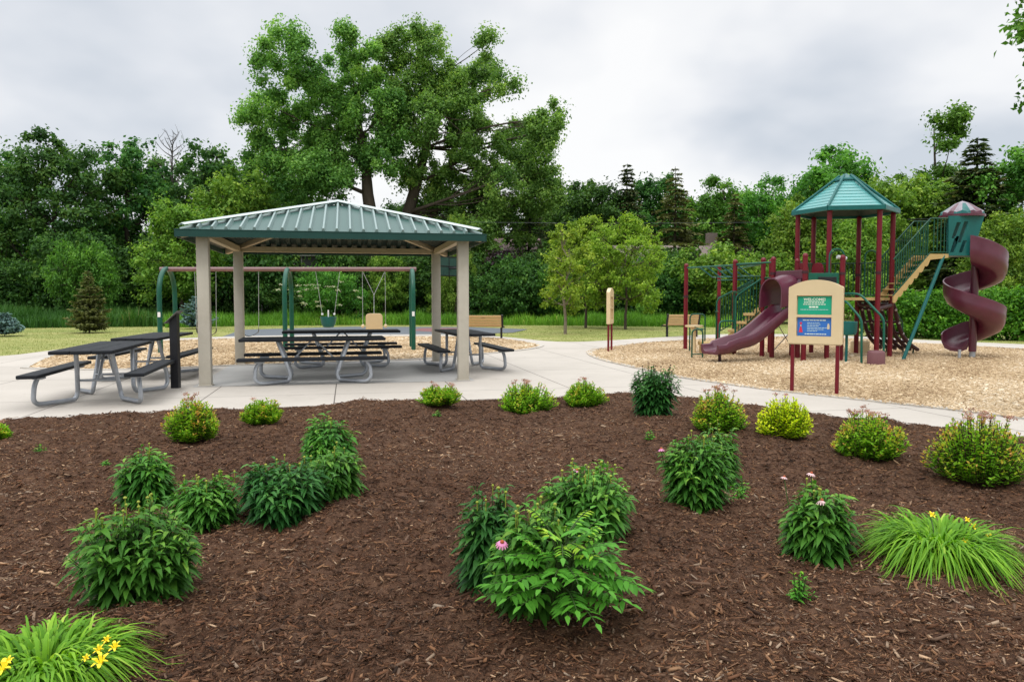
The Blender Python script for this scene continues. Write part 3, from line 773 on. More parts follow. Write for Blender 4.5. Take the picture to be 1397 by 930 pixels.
def chips(name, x, y, z, L, W, tint, mat, rng, tilt=.35, curl=.15):
    n = len(x); a = rng.random(n) * 2 * PI
    ax = np.stack([np.cos(a), np.sin(a), rng.normal(size=n) * tilt * .6], 1); ax = unit(ax)
    nr = np.stack([rng.normal(size=n) * tilt, rng.normal(size=n) * tilt, np.ones(n)], 1)
    s = unit(np.cross(nr, ax)); nn = np.cross(ax, s)
    P = np.stack([x, y, z], 1); L = L[:, None]; W = W[:, None]; th = W * .22
    k1 = (.6 + .6 * rng.random((n, 1))); k2 = (.4 + .6 * rng.random((n, 1)))
    top = [P - ax * L * .5 - s * W * .5 * k1, P + ax * L * .5 - s * W * .5 * k2, P + ax * L * (.5 * k1) + s * W * .5, P - ax * L * .45 + s * W * .5 * k2]
    Vv = np.stack([t + nn * th for t in top] + [t - nn * th for t in top], 1)
    i = np.arange(n)[:, None] * 8
    Q = np.concatenate([i + np.array([q]) for q in ([0, 1, 2, 3], [0, 4, 5, 1], [1, 5, 6, 2], [2, 6, 7, 3], [3, 7, 4, 0])])
    o = link(name, np_mesh(name, Vv.reshape(-1, 3), [Q], np.repeat(tint, 8)), mat)
    tag(o, kind='stuff'); return o
rng = np.random.default_rng(11)
# density falls off with distance
n = 540000
yy = 1.6 + 9.4 * rng.random(n) ** 1.7; xx = (rng.random(n) * 2 - 1) * (.78 * yy + 1.6)
ok = (yy < np.interp(xx, _bx, _by) + rng.normal(size=n) * .045 + (rng.random(n) < .02) * rng.random(n) ** 2 * .35) & (np.abs(xx) < 10.6)
xx, yy = xx[ok], yy[ok]; n = len(xx)
L = np.exp(rng.normal(size=n) * .55) * .0135; L = np.clip(L, .006, .09) * (1 + .04 * yy)
W = np.clip(L * (.08 + .26 * rng.random(n) ** 1.5), .0022, .014)
tint = np.clip(rng.beta(1.5, 2.3, n) + (rng.random(n) < .012) * .4 + .10 * np.sin(xx * 1.3 + np.sin(yy * 1.1) * 2), 0, 1)
chips('mulch_chips', xx, yy, mulch_z(xx, yy) + .004 + .010 * rng.random(n), L, W, tint, M['chip_dk'], rng, .55)
# twigs, bigger bark pieces and bleached splinters lying on top
n = 1500
yy = 1.8 + 8.8 * rng.random(n) ** 1.4; xx = (rng.random(n) * 2 - 1) * (.74 * yy + .5); ok = (yy < np.interp(xx, _bx, _by) - .05) & (np.abs(xx) < 9.8); xx, yy = xx[ok], yy[ok]; n = len(xx)
L = .03 + .09 * rng.random(n) ** 2.5; tw = rng.random(n) < .6; W = np.where(tw, .004 + .004 * rng.random(n), L * .35 * rng.random(n) + .01)
chips('mulch_twigs', xx, yy, mulch_z(xx, yy) + .014, L, np.minimum(W, .014), np.clip(rng.choice([.05, .3, .5, .62, .86, .95], n, p=[.22, .2, .2, .18, .14, .06]) + rng.normal(size=n) * .03, 0, 1), M['chip_dk'], rng, .2)
# pale chips under the play structure and the swings
from mathutils.geometry import tessellate_polygon
def inpoly(px, py, poly):
    poly = np.asarray(poly); c = np.zeros(len(px), bool); j = len(poly) - 1
    for i in range(len(poly)):
        xi, yi = poly[i]; xj, yj = poly[j]
        c ^= ((yi > py) != (yj > py)) & (px < (xj - xi) * (py - yi) / (yj - yi + 1e-12) + xi); j = i
    return c
n = 220000
yy = 7.5 + 22 * rng.random(n) ** 1.8; xx = 1.5 + (rng.random(n)) * (.86 * yy)
ok = inpoly(xx, yy, WF); xx, yy = xx[ok], yy[ok]; n = len(xx)
L = np.clip(np.exp(rng.normal(size=n) * .4) * .032, .015, .12); W = L * (.25 + .35 * rng.random(n))
chips('playground_wood_chips', xx, yy, .012 + .012 * rng.random(n), L, W, np.clip(rng.beta(2, 2, n) + .13 * np.sin(xx * 1.1 + 1.5 * np.sin(yy * .9)) + .09 * np.sin(xx * 2.7 - yy * 2.1), 0, 1), M['chip_lt'], rng, .35)
n = 40000
yy = 14.5 + 14 * rng.random(n); xx = -12 + 13 * rng.random(n)
ok = inpoly(xx, yy, smooth2(LEFT_CHIPS + [LEFT_CHIPS[0]], 3)[:-1]); xx, yy = xx[ok], yy[ok]; n = len(xx)
L = np.clip(np.exp(rng.normal(size=n) * .4) * .05, .015, .12); W = L * (.25 + .35 * rng.random(n))
chips('swing_wood_chips', xx, yy, .012 + .012 * rng.random(n), L, W, np.clip(rng.beta(2, 2, n) + .13 * np.sin(xx * 1.1 + 1.5 * np.sin(yy * .9)) + .09 * np.sin(xx * 2.7 - yy * 2.1), 0, 1), M['chip_lt'], rng, .35)

# lawn blades beyond the paths
n = 110000
yy = 15 + 33 * rng.random(n) ** 1.3; xx = (rng.random(n) * 2 - 1) * (.72 * yy + 2)
pav = BED_EDGE_S + smooth2(FAR_EDGE, 3)
ok = ~inpoly(xx, yy, pav)
CT = np.array(gp([(300, 459), (330, 448.5), (480, 444.5), (640, 445), (720, 448), (700, 452.5), (600, 455)]))
ok &= ~inpoly(xx, yy, CT)
xx, yy = xx[ok], yy[ok]; n = len(xx)
pos = np.stack([xx, yy, np.full(n, -.05)], 1); d = np.stack([rng.normal(size=n) * .5, rng.normal(size=n) * .5, np.ones(n)], 1)
stripe = .14 * np.sin(yy * 2.3 + .35 * xx + 1.2 * np.sin(xx * .21)) + .12 * np.sin(yy * .9 - .2 * xx)
V, FL, T = blades(pos, d, .05 + .05 * rng.random(n), .022, .3 + .4 * rng.random(n), np.clip(.5 + stripe + rng.normal(size=n) * .17, 0, 1), seg=1)
o = link('lawn_grass', np_mesh('lawn_grass', V, FL, T), M['lf_lawn']); tag(o, kind='stuff')
# ------------------------------------------------------------------ shelter
def shelter():
    O = Vector((SC.x, SC.y, 0)); r = empty('picnic_shelter', O)
    tag(r, 'open picnic shelter with a green ribbed metal hip roof on four tan posts', 'shelter')
    a, b = SW / 2, SD / 2; ov = .346
    EZ, AZ = 2.54, 3.285
    for sx, sy in ((-1, -1), (1, -1), (1, 1), (-1, 1)):
        c = S(sx * a, sy * b)
        mb = MB(); Mr = Matrix.Rotation(ROT, 4, 'Z')
        mb.box((c.x, c.y, 1.235), (.19, .19, 2.46), Mr, .012)
        p = mb.build('post', M['post_tan'], r, O, 30)
        m2 = MB(); m2.box((c.x, c.y, .012), (.225, .225, .016), Mr, .004); m2.build('base_plate', M['post_tan'], p, O)
    P = [S(-a, -b, 2.515), S(a, -b, 2.515), S(a, b, 2.515), S(-a, b, 2.515)]
    for i in range(4):
        p, q = P[i], P[(i + 1) % 4]; d = (q - p).normalized()
        mb = MB(); mb.beam(p - d * .07 if i % 2 == 0 else p + d * .075, q + d * .07 if i % 2 == 0 else q - d * .075, .12, .115, .006); mb.build('beam', M['beam_tan'], r, O)
    K = [S(-a - ov, -b - ov, EZ), S(a + ov, -b - ov, EZ), S(a + ov, b + ov, EZ), S(-a - ov, b + ov, EZ)]
    A = S(0, 0, AZ)
    for i in range(4):
        k = K[i]; d = (A - k)
        mb = MB(); mb.beam(k + d * .03 + Vector((0, 0, -.085)), A - d * .02 + Vector((0, 0, -.12)), .09, .12, .005); mb.build('hip_rafter', M['beam_tan'], r, O)
        p, q = K[i], K[(i + 1) % 4]
        e = (q - p); Lq = e.length; e.normalize()
        m = (p + q) / 2; up = (A - m); up = (up - e * up.dot(e)); sl = up.length; un = up.normalized()
        nrm = e.cross(un).normalized()
        if nrm.z < 0: nrm = -nrm
        mb = MB()
        # sheet with thickness; slot 0 top, slot 1 underside
        th = .012
        mb.add([p, q, A], [(0, 1, 2)]); mb.cur = 1
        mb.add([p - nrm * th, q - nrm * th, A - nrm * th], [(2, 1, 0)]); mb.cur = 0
        nr = int(Lq / .222)
        for j in range(nr + 1):
            t = (j + .5) / (nr + 1); x = t * Lq
            ln = min(t, 1 - t) * 2 * sl * .985
            if ln < .12: continue
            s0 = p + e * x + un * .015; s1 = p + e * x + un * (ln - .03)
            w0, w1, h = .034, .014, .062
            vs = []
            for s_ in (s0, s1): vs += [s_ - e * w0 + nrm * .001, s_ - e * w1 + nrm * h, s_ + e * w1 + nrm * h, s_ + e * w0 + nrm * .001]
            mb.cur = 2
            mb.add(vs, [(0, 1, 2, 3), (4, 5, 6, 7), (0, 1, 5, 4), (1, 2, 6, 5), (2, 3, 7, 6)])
            mb.cur = 1
            vs = []
            for s_ in (s0 + un * .1, s1): vs += [s_ - e * .05 - nrm * (th + .001), s_ - e * .04 - nrm * .05, s_ + e * .04 - nrm * .05, s_ + e * .05 - nrm * (th + .001)]
            if ln > .3: mb.add(vs, [(0, 1, 2, 3), (4, 5, 6, 7), (0, 1, 5, 4), (1, 2, 6, 5), (2, 3, 7, 6)])
        # small ribs between
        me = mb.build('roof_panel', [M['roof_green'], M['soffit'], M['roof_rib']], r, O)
        mb = MB(); o2 = Vector((0, 0, -.057)); n2 = Vector((e.y, -e.x, 0)) * .012
        mb.beam(p + o2 + n2, q + o2 + n2, .02, .11, .003)
        mb.beam(p + Vector((0, 0, .006)) + n2 * .2, q + Vector((0, 0, .006)) + n2 * .2, .05, .014, .003)
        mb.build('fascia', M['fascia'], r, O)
        # hip cap: a folded strip standing over the ribs
        d = (A - k).normalized(); sd = d.cross(Vector((0, 0, 1))).normalized(); nn = sd.cross(d).normalized()
        if nn.z < 0: nn = -nn
        vs = []
        for s_ in (k + d * .12, A + d * .03):
            vs += [s_ - sd * .085 + nn * .064, s_ + nn * .095, s_ + sd * .085 + nn * .064, s_ + sd * .085 + nn * .056, s_ + nn * .085, s_ - sd * .085 + nn * .056]
        mb = MB(); mb.add(vs, [(0, 1, 7, 6), (1, 2, 8, 7), (2, 3, 9, 8), (3, 4, 10, 9), (4, 5, 11, 10), (5, 0, 6, 11), (0, 5, 4, 1), (1, 4, 3, 2), (6, 7, 10, 11), (7, 8, 9, 10)])
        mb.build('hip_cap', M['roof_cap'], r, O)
M['roof_cap'] = pm('hip_cap_sky_sheen', (.40, .47, .46), .32, var=.08, spec=.7)  # whitish sky reflection along the caps is put into this pale base colour
shelter()

# ------------------------------------------------------------------ picnic tables
def picnic_table():
    r = empty('picnic_table')
    mb = MB(); 
    for y in (-.256, 0, .256): mb.box((0, y, .737), (2.44, .250, .05), None, .012)
    mb.build('tabletop', M['black_top'], r, None, 40)
    for s in (-1, 1):
        mb = MB(); mb.box((0, s * .635, .43), (2.44, .25, .05), None, .012)
        be = mb.build('bench', M['black_top'], r, None, 40)
        for q in (-1, 1):
            m3 = MB(); m3.box((q * .87, s * .60, .388), (.16, .12, .03), None, .006); m3.build('bracket', M['galv'], be)
    for sx in (-1, 1):
        for sy in (-1, 1):
            pts = [(.86, .615, .40), (.93, .64, .30), (.945, .655, .10), (.87, .63, .034), (.72, .52, .034), (.42, .30, .034), (.385, .275, .12), (.50, .245, .45), (.60, .225, .71)]
            mb = MB(); mb.tube(fillet([(sx * x, sy * y, z) for x, y, z in pts], .10, 5), .031, 10)
            mb.build('leg', M['galv'], r, None, 50)
        mb = MB(); mb.tube([(sx * .05, 0, .70), (sx * .43, 0, .30)], .016, 8); mb.tube([(sx * .43, -.262, .30), (sx * .43, .262, .30)], .018, 8)
        mb.tube([(sx * .60, -.235, .695), (sx * .60, .235, .695)], .02, 8)
        mb.build('brace', M['galv'], r, None, 50)
    return r
tb = picnic_table()
TABLES = [((-5.92, 11.15), 14 + 90, 'black topped picnic table at the left edge, nearest the mulch bed'),
          ((-6.68, 14.35), 9 + 90, 'black topped picnic table behind the leftmost one, beside the black pedestal'),
          ((-3.48, 13.45), 14, 'black topped picnic table in the middle of the shelter, its front bench towards the mulch'),
          ((-3.66, 16.5), 13, 'black topped picnic table behind the middle one, under the rear beam of the shelter'),
          ((-1.02, 15.95), 16 + 90, 'black topped picnic table seen end on between the two right shelter posts')]
for i, ((x, y), a, lab) in enumerate(TABLES):
    t = tb if i == 0 else copy_tree(tb)
    t.location = (x, y, 0.004); t.rotation_euler = (0, 0, R_(a))
    tag(t, lab, 'picnic table', 'picnic tables at the shelter')

# black pedestal with a slanted plate
c = G(240, 529); r = empty('pedestal_sign', c)
tag(r, 'slim black pedestal with a small slanted reading plate by the left shelter post', 'pedestal')
mb = MB(); mb.prism([(-.062, 0), (.062, 0), (.062, 1.20), (-.062, 1.08)], (c.x, c.y + .05, 0), (1, 0, 0), (0, 0, 1), .10)
mb.build('post', M['black'], r, c)
mb = MB(); mb.beam((c.x - .125, c.y, 1.045), (c.x + .10, c.y, 1.245), .22, .012, .003); mb.build('plate', pm('plate_metal', (.12, .11, .10), .5), r, c)

# ------------------------------------------------------------------ swings
B0, B1 = Vector((-9.5, 21.0, 2.24)), Vector((-2.85, 22.1, 2.28))
bd = (B1 - B0).normalized(); bn = Vector((-bd.y, bd.x, 0)).normalized()
def beam_t(px):
    k = (px - 698.5) / FPX * 1.0
    t = (k * B0.y - B0.x) / ((B1.x - B0.x) - k * (B1.y - B0.y))
    return B0 + (B1 - B0) * t
def swing_frame():
    O = Vector((B0.x, B0.y, 0)); r = empty('swing_frame', O)
    tag(r, 'swing frame of three green arches under one long mauve brown top pipe', 'swing frame')
    mb = MB(); mb.tube([B0 - bd * .1, B1 + bd * .1], .06, 14); mb.build('top_pipe', M['mauve_pipe'], r, O, 50)
    for k, px in enumerate((229, 393.5, 562.5)):
        c = beam_t(px); c.z = 0
        pts = [c - bn * .76 + Vector((0, 0, -.05)), c - bn * .76 + Vector((0, 0, 1.55))]
        for i in range(1, 16):
            a = PI * i / 16
            pts.append(c - bn * .76 * math.cos(a) + Vector((0, 0, 1.55 + .70 * math.sin(a))))
        pts += [c + bn * .76 + Vector((0, 0, 1.55)), c + bn * .76 + Vector((0, 0, -.05))]
        mb = MB(); mb.tube(pts, .064, 14); ar = mb.build('arch', M['swing_green'], r, O, 50)
        if k != 1:
            mb = MB(); q = c - bn * .829; q.z = 1.02; mb.beam(q - bd * .035, q + bd * .035, .004, .13, .001); mb.build('sticker', M['white'], ar, O)
swing_frame()
def chain(mb, a, b, r=.009):
    a, b = Vector(a), Vector(b); L = (b - a).length; n = max(2, int(L / .045)); d = (b - a) / n
    s = d.cross(Vector((.3, .9, .1))).normalized(); q = d.cross(s).normalized()
    for i in range(n):
        w = s if i % 2 else q
        mb.beam(a + d * (i - .12), a + d * (i + 1.12), .014 if i % 2 else .006, .006 if i % 2 else .014, .0, up=q)
def belt_swing(pxa, pxb, lab):
    a, b = beam_t(pxa), beam_t(pxb); O = (a + b) / 2; O.z = .4
    r = empty('belt_swing', O); tag(r, lab, 'swing', 'belt swings')
    sa, sb = a.copy(), b.copy(); m = (a + b) / 2
    sa = m + (a - m) * .92; sb = m + (b - m) * .92; sa.z = sb.z = .62
    for p, q in ((a, sa), (b, sb)):
        mb = MB(); chain(mb, p + Vector((0, 0, -.05)), q); mb.build('chain', M['chain'], r, O)
    pts = [sa, sa + (sb - sa) * .06 + Vector((0, 0, -.12)), m * 1.0, sb + (sa - sb) * .06 + Vector((0, 0, -.12)), sb]
    pts[2].z = .40
    c = catmull(pts, 6); mb = MB(); vs = []; fs = []
    for p in c: vs += [p - bn * .075, p + bn * .075, p + bn * .075 + Vector((0, 0, -.012)), p - bn * .075 + Vector((0, 0, -.012))]
    for i in range(len(c) - 1):
        for k in range(4): fs.append((4 * i + k, 4 * i + (k + 1) % 4, 4 * i + 4 + (k + 1) % 4, 4 * i + 4 + k))
    mb.add(vs, fs); mb.build('seat', M['black'], r, O)
belt_swing(267, 296, 'black belt swing hanging behind the front left shelter post')
belt_swing(325, 354, 'black belt swing hanging beside the rear left shelter post')
def bucket_swing():
    a, b = beam_t(431.5), beam_t(464.5); m = (a + b) / 2; O = Vector((m.x, m.y, .65)); r = empty('bucket_swing', O)
    tag(r, 'small green toddler bucket swing left of the tan high back swing', 'swing')
    q = [m + (a - m) * .5, m + (b - m) * .5]
    for p, s in ((a, q[0]), (b, q[1])):
        s.z = .98; mb = MB(); chain(mb, p + Vector((0, 0, -.05)), s); ch = mb.build('chain', M['chain'], r, O)
        m2 = MB(); m2.lathe([(.02, 0), (.03, .01), (.03, .05), (.02, .06)], (s.x, s.y, .97), 10); m2.build('clamp', M['white'], ch, O)
    mb = MB()
    prof = [(.06, .62), (.15, .64), (.20, .74), (.225, .90), (.235, .93), (.215, .93), (.19, .76), (.12, .67), (.02, .66)]
    mb.lathe(prof, (m.x, m.y, 0), 18); mb.build('seat', M['teal'], r, O, 50)
    mb = MB(); mb.tube([(m.x, m.y, .92), (m.x, m.y, 1.12)], .02, 8); mb.build('strap', M['white'], r, O)
bucket_swing()
def highback_swing():
    a, b = beam_t(495), beam_t(526); m = (a + b) / 2; O = Vector((m.x, m.y, .55)); r = empty('high_back_swing', O)
    tag(r, 'tan high back swing seat with armrests hanging from a bridle of chains', 'swing')
    za = .70
    fa, fb = a.copy(), b.copy(); fa.z = fb.z = za
    j = m - bn * .03; j = j.copy(); j.z = 1.55
    tp = m - bn * .22; tp.z = 1.03
    for p, q in ((a, fa), (b, fb), (a, j), (b, j), (j, tp)):
        mb = MB(); chain(mb, p - Vector((0, 0, .05 if p.z > 2 else 0)), q); mb.build('chain', M['chain'], r, O)
    # back shell seen from behind, seat and arms
    def prof(w, h, rr):
        out = []
        for cx, cy, a0 in ((w - rr, h - rr, 0), (-w + rr, h - rr, 90), (-w + .02, .02, 180), (w - .02, .02, 270)):
            q = rr if cy > .1 else .02
            for k in range(6): 
                an = R_(a0 + 90 * k / 5); out.append((cx + q * math.cos(an), cy + q * math.sin(an)))
        return out
    up = Vector((0, 0, 1)) - bn * .18
    base = m - bn * .14; base.z = .50
    mb = MB(); mb.prism(prof(.235, .53, .10), base, bd, up, .035)
    mb.prism([(-.17, .06), (.17, .06), (.17, .44), (-.17, .44)], base - bn * .010 + Vector((0, 0, .0)), bd, up, .01)
    mb.build('backrest', M['tan_plastic'], r, O, 40)
    mb = MB(); sc_ = m + bn * .06; mb.box((sc_.x, sc_.y, .50), (.46, .44, .05), Matrix.Rotation(math.atan2(bd.y, bd.x), 4, 'Z'), .02); mb.build('seat', M['tan_plastic'], r, O, 40)
    for p in (fa, fb):
        mb = MB(); q = p.copy(); q.z = .66; mb.beam(q - bn * .22, q + bn * .25, .08, .09, .03); mb.build('armrest', M['tan_plastic'], r, O, 40)
highback_swing()

# ------------------------------------------------------------------ park benches (seen from behind)
def park_bench(loc, rz, w, lab):
    r = empty('park_bench', loc, rz); tag(r, lab, 'bench', 'tan slatted park benches')
    h = w / 2
    mb = MB()
    for k in range(4): 
        z = .50 + k * .098; mb.beam((-h + .03, -.235 - k * .03, z), (h - .03, -.235 - k * .03, z), .03, .088, .006, up=(0, -.3, 1))
    bk = mb.build('backrest', M['wood_tan'], r)
    m2 = MB(); m2.box((.0, -.315, .74), (.14, .008, .055), Matrix.Rotation(R_(17), 4, 'X'), .002); m2.build('plaque', M['black'], bk)
    mb = MB()
    for k in range(4): mb.beam((-h + .03, -.17 + k * .115, .44), (h - .03, -.17 + k * .115, .44), .10, .03, .006)
    mb.build('seat', M['wood_tan'], r)
    for s in (-1, 1):
        mb = MB(); x = s * h
        mb.beam((x, -.20, .40), (x, -.345, .86), .05, .07, .008, up=(1, 0, 0)); mb.beam((x, -.22, .41), (x, .28, .41), .05, .05, .008)
        mb.beam((x * .93, -.14, 0), (x * .93, -.14, .40), .09, .07, .008, up=(1, 0, 0))
        mb.build('frame', M['black'], r)
park_bench(G(661, 461.5), R_(-6), 1.36, 'tan park bench with black ends behind the right shelter posts')
park_bench(G(928, 459), R_(10), 1.26, 'tan park bench with black ends beside the tall red post of the overhead ladder')

# ------------------------------------------------------------------ signs
def text_mesh(body, size, mat, parent, loc, rz, name='lettering', bold=0.0):
    cu = bpy.data.curves.new('lettering', 'FONT'); cu.body = body; cu.size = size; cu.align_x = 'CENTER'; cu.align_y = 'CENTER'; cu.extrude = .001; cu.offset = bold
    cu.resolution_u = 3
    o = bpy.data.objects.new('tmp', cu); COL.objects.link(o)
    dg = bpy.context.evaluated_depsgraph_get(); me = bpy.data.meshes.new_from_object(o.evaluated_get(dg))
    bpy.data.objects.remove(o); bpy.data.curves.remove(cu)
    me.name = name; t = link(name, me, mat, parent); t.location = loc; t.rotation_euler = (PI / 2, 0, rz); return t
def play_sign(loc, rz, front, lab):
    """face towards local -Y when front, recesses on the back as well"""
    r = empty('play_sign', loc, rz); tag(r, lab, 'sign', 'tan arched playground signs on two red legs')
    for s in (-1, 1):
        mb = MB(); mb.box((s * .325, .0, .36), (.052, .052, .80), None, .006); mb.build('leg', M['red'], r)
    W2 = .39
    arch = [(-W2, 1.49), (W2, 1.49), (W2, 1.60)]
    for k in range(5): arch.append((W2 - .03 + .03 * math.cos(PI / 2 * k / 4), 1.60 + .03 * math.sin(PI / 2 * k / 4)))
    for k in range(1, 14):
        x = W2 - .04 - (2 * W2 - .08) * k / 14; arch.append((x, 1.635 + .095 * (1 - (x / (W2 - .03)) ** 2)))
    for k in range(5): arch.append((-W2 + .03 - .03 * math.sin(PI / 2 * k / 4), 1.60 + .03 * math.cos(PI / 2 * k / 4)))
    arch.append((-W2, 1.60))
    mb = MB(); y0 = -.048; D = -.096     # prism extrudes along X x Y = (1,0,0)x(0,0,1) = -Y
    def pr(poly): mb.prism(poly, (0, .048, 0), (1, 0, 0), (0, 0, 1), .096)
    xl, xr = -.268, .236
    pr(arch)
    pr([(-W2, .76), (xl, .76), (xl, 1.49), (-W2, 1.49)]); pr([(xr, .76), (W2, .76), (W2, 1.49), (xr, 1.49)])
    pr([(xl, .76), (xr, .76), (xr, .875), (xl, .875)]); pr([(xl, 1.165), (xr, 1.165), (xr, 1.20), (xl, 1.20)])
    mb.prism([(-W2 + .02, .745), (W2 - .02, .745), (W2 - .02, .757), (-W2 + .02, .757)], (0, .03, 0), (1, 0, 0), (0, 0, 1), .06)
    mb.box((-.016, 0, 1.18), (.53, .012, .68), None, 0)
    bd_ = mb.build('panel', M['tan_plastic'], r)
    if front:
        g = MB(); g.box((-.016, -.012, 1.345), (.488, .006, .282), None); g = g.build('green_plate', M['sign_green'], r)
        b = MB(); b.box((-.016, -.012, 1.020), (.488, .006, .282), None); b = b.build('blue_plate', M['sign_blue'], r)
        e1 = MB(); e1.box((-.016, -.013, 1.4845), (.488, .008, .007)); e1.box((-.016, -.013, 1.1595), (.488, .008, .007)); e1.build('plate_edge', M['orange_line'], r)
        text_mesh('WELCOME!', .062, M['sign_white'], g, (-.016, -.016, 1.43), 0, bold=.0016)
        rg = random.Random(3)
        def lines(parent, x0, x1, z, h, mat):
            mb = MB(); x = x0
            while x < x1 - .01:
                wd = min(rg.uniform(.018, .05), x1 - x); mb.box((x + wd / 2, -.0165, z), (wd, .002, h)); x += wd + .007
            mb.build('small_print', mat, parent)
        lines(g, -.17, .12, 1.388, .014, M['sign_white']); lines(g, -.18, .145, 1.357, .012, M['sign_white'])
        lines(g, -.095, .04, 1.318, .024, M['sign_white']); lines(g, -.22, .18, 1.278, .009, M['sign_pale'])
        lines(b, -.18, .165, 1.118, .013, M['sign_white'])
        for k, (x1) in enumerate((.06, .08, .05, .17, .12, .03)): lines(b, -.115, x1, 1.078 - k * .025, .009, M['sign_pale'])
        lines(b, -.15, .165, .908, .012, M['sign_white'])
        # the figures: a red one at the left, a pale one at the right
        mb = MB(); f = lambda pts, yy=-.0155: mb.prism(pts, (0, yy, 0), (1, 0, 0), (0, 0, 1), .002)
        circ = lambda cx, cz, rr, n=14: [(cx + rr * math.cos(2 * PI * k / n), cz + rr * math.sin(2 * PI * k / n)) for k in range(n)]
        f(circ(-.208, 1.070, .017)); f([(-.213, 1.05), (-.203, 1.05), (-.19, .985), (-.178, .93), (-.238, .93), (-.226, .985)]); mb.build('red_figure', M['sign_red'], b)
        mb = MB(); f([(.172, .985), (.205, .985), (.207, 1.03), (.198, 1.07), (.18, 1.07), (.171, 1.03)]); f(circ(-.208, 1.034, .011), -.0180); mb.build('pale_figure', M['sign_skin'], b)
    else:
        pass
    return r
play_sign((4.61, 11.65, 0), R_(-33), True, 'tan arched sign reading WELCOME! over green and blue plates on two red legs')
c = (G(828, 480) + G(836, 478)) / 2
play_sign((c.x, c.y, 0), R_(75), False, 'narrow looking tan sign on red legs, seen edge on where the paths meet')

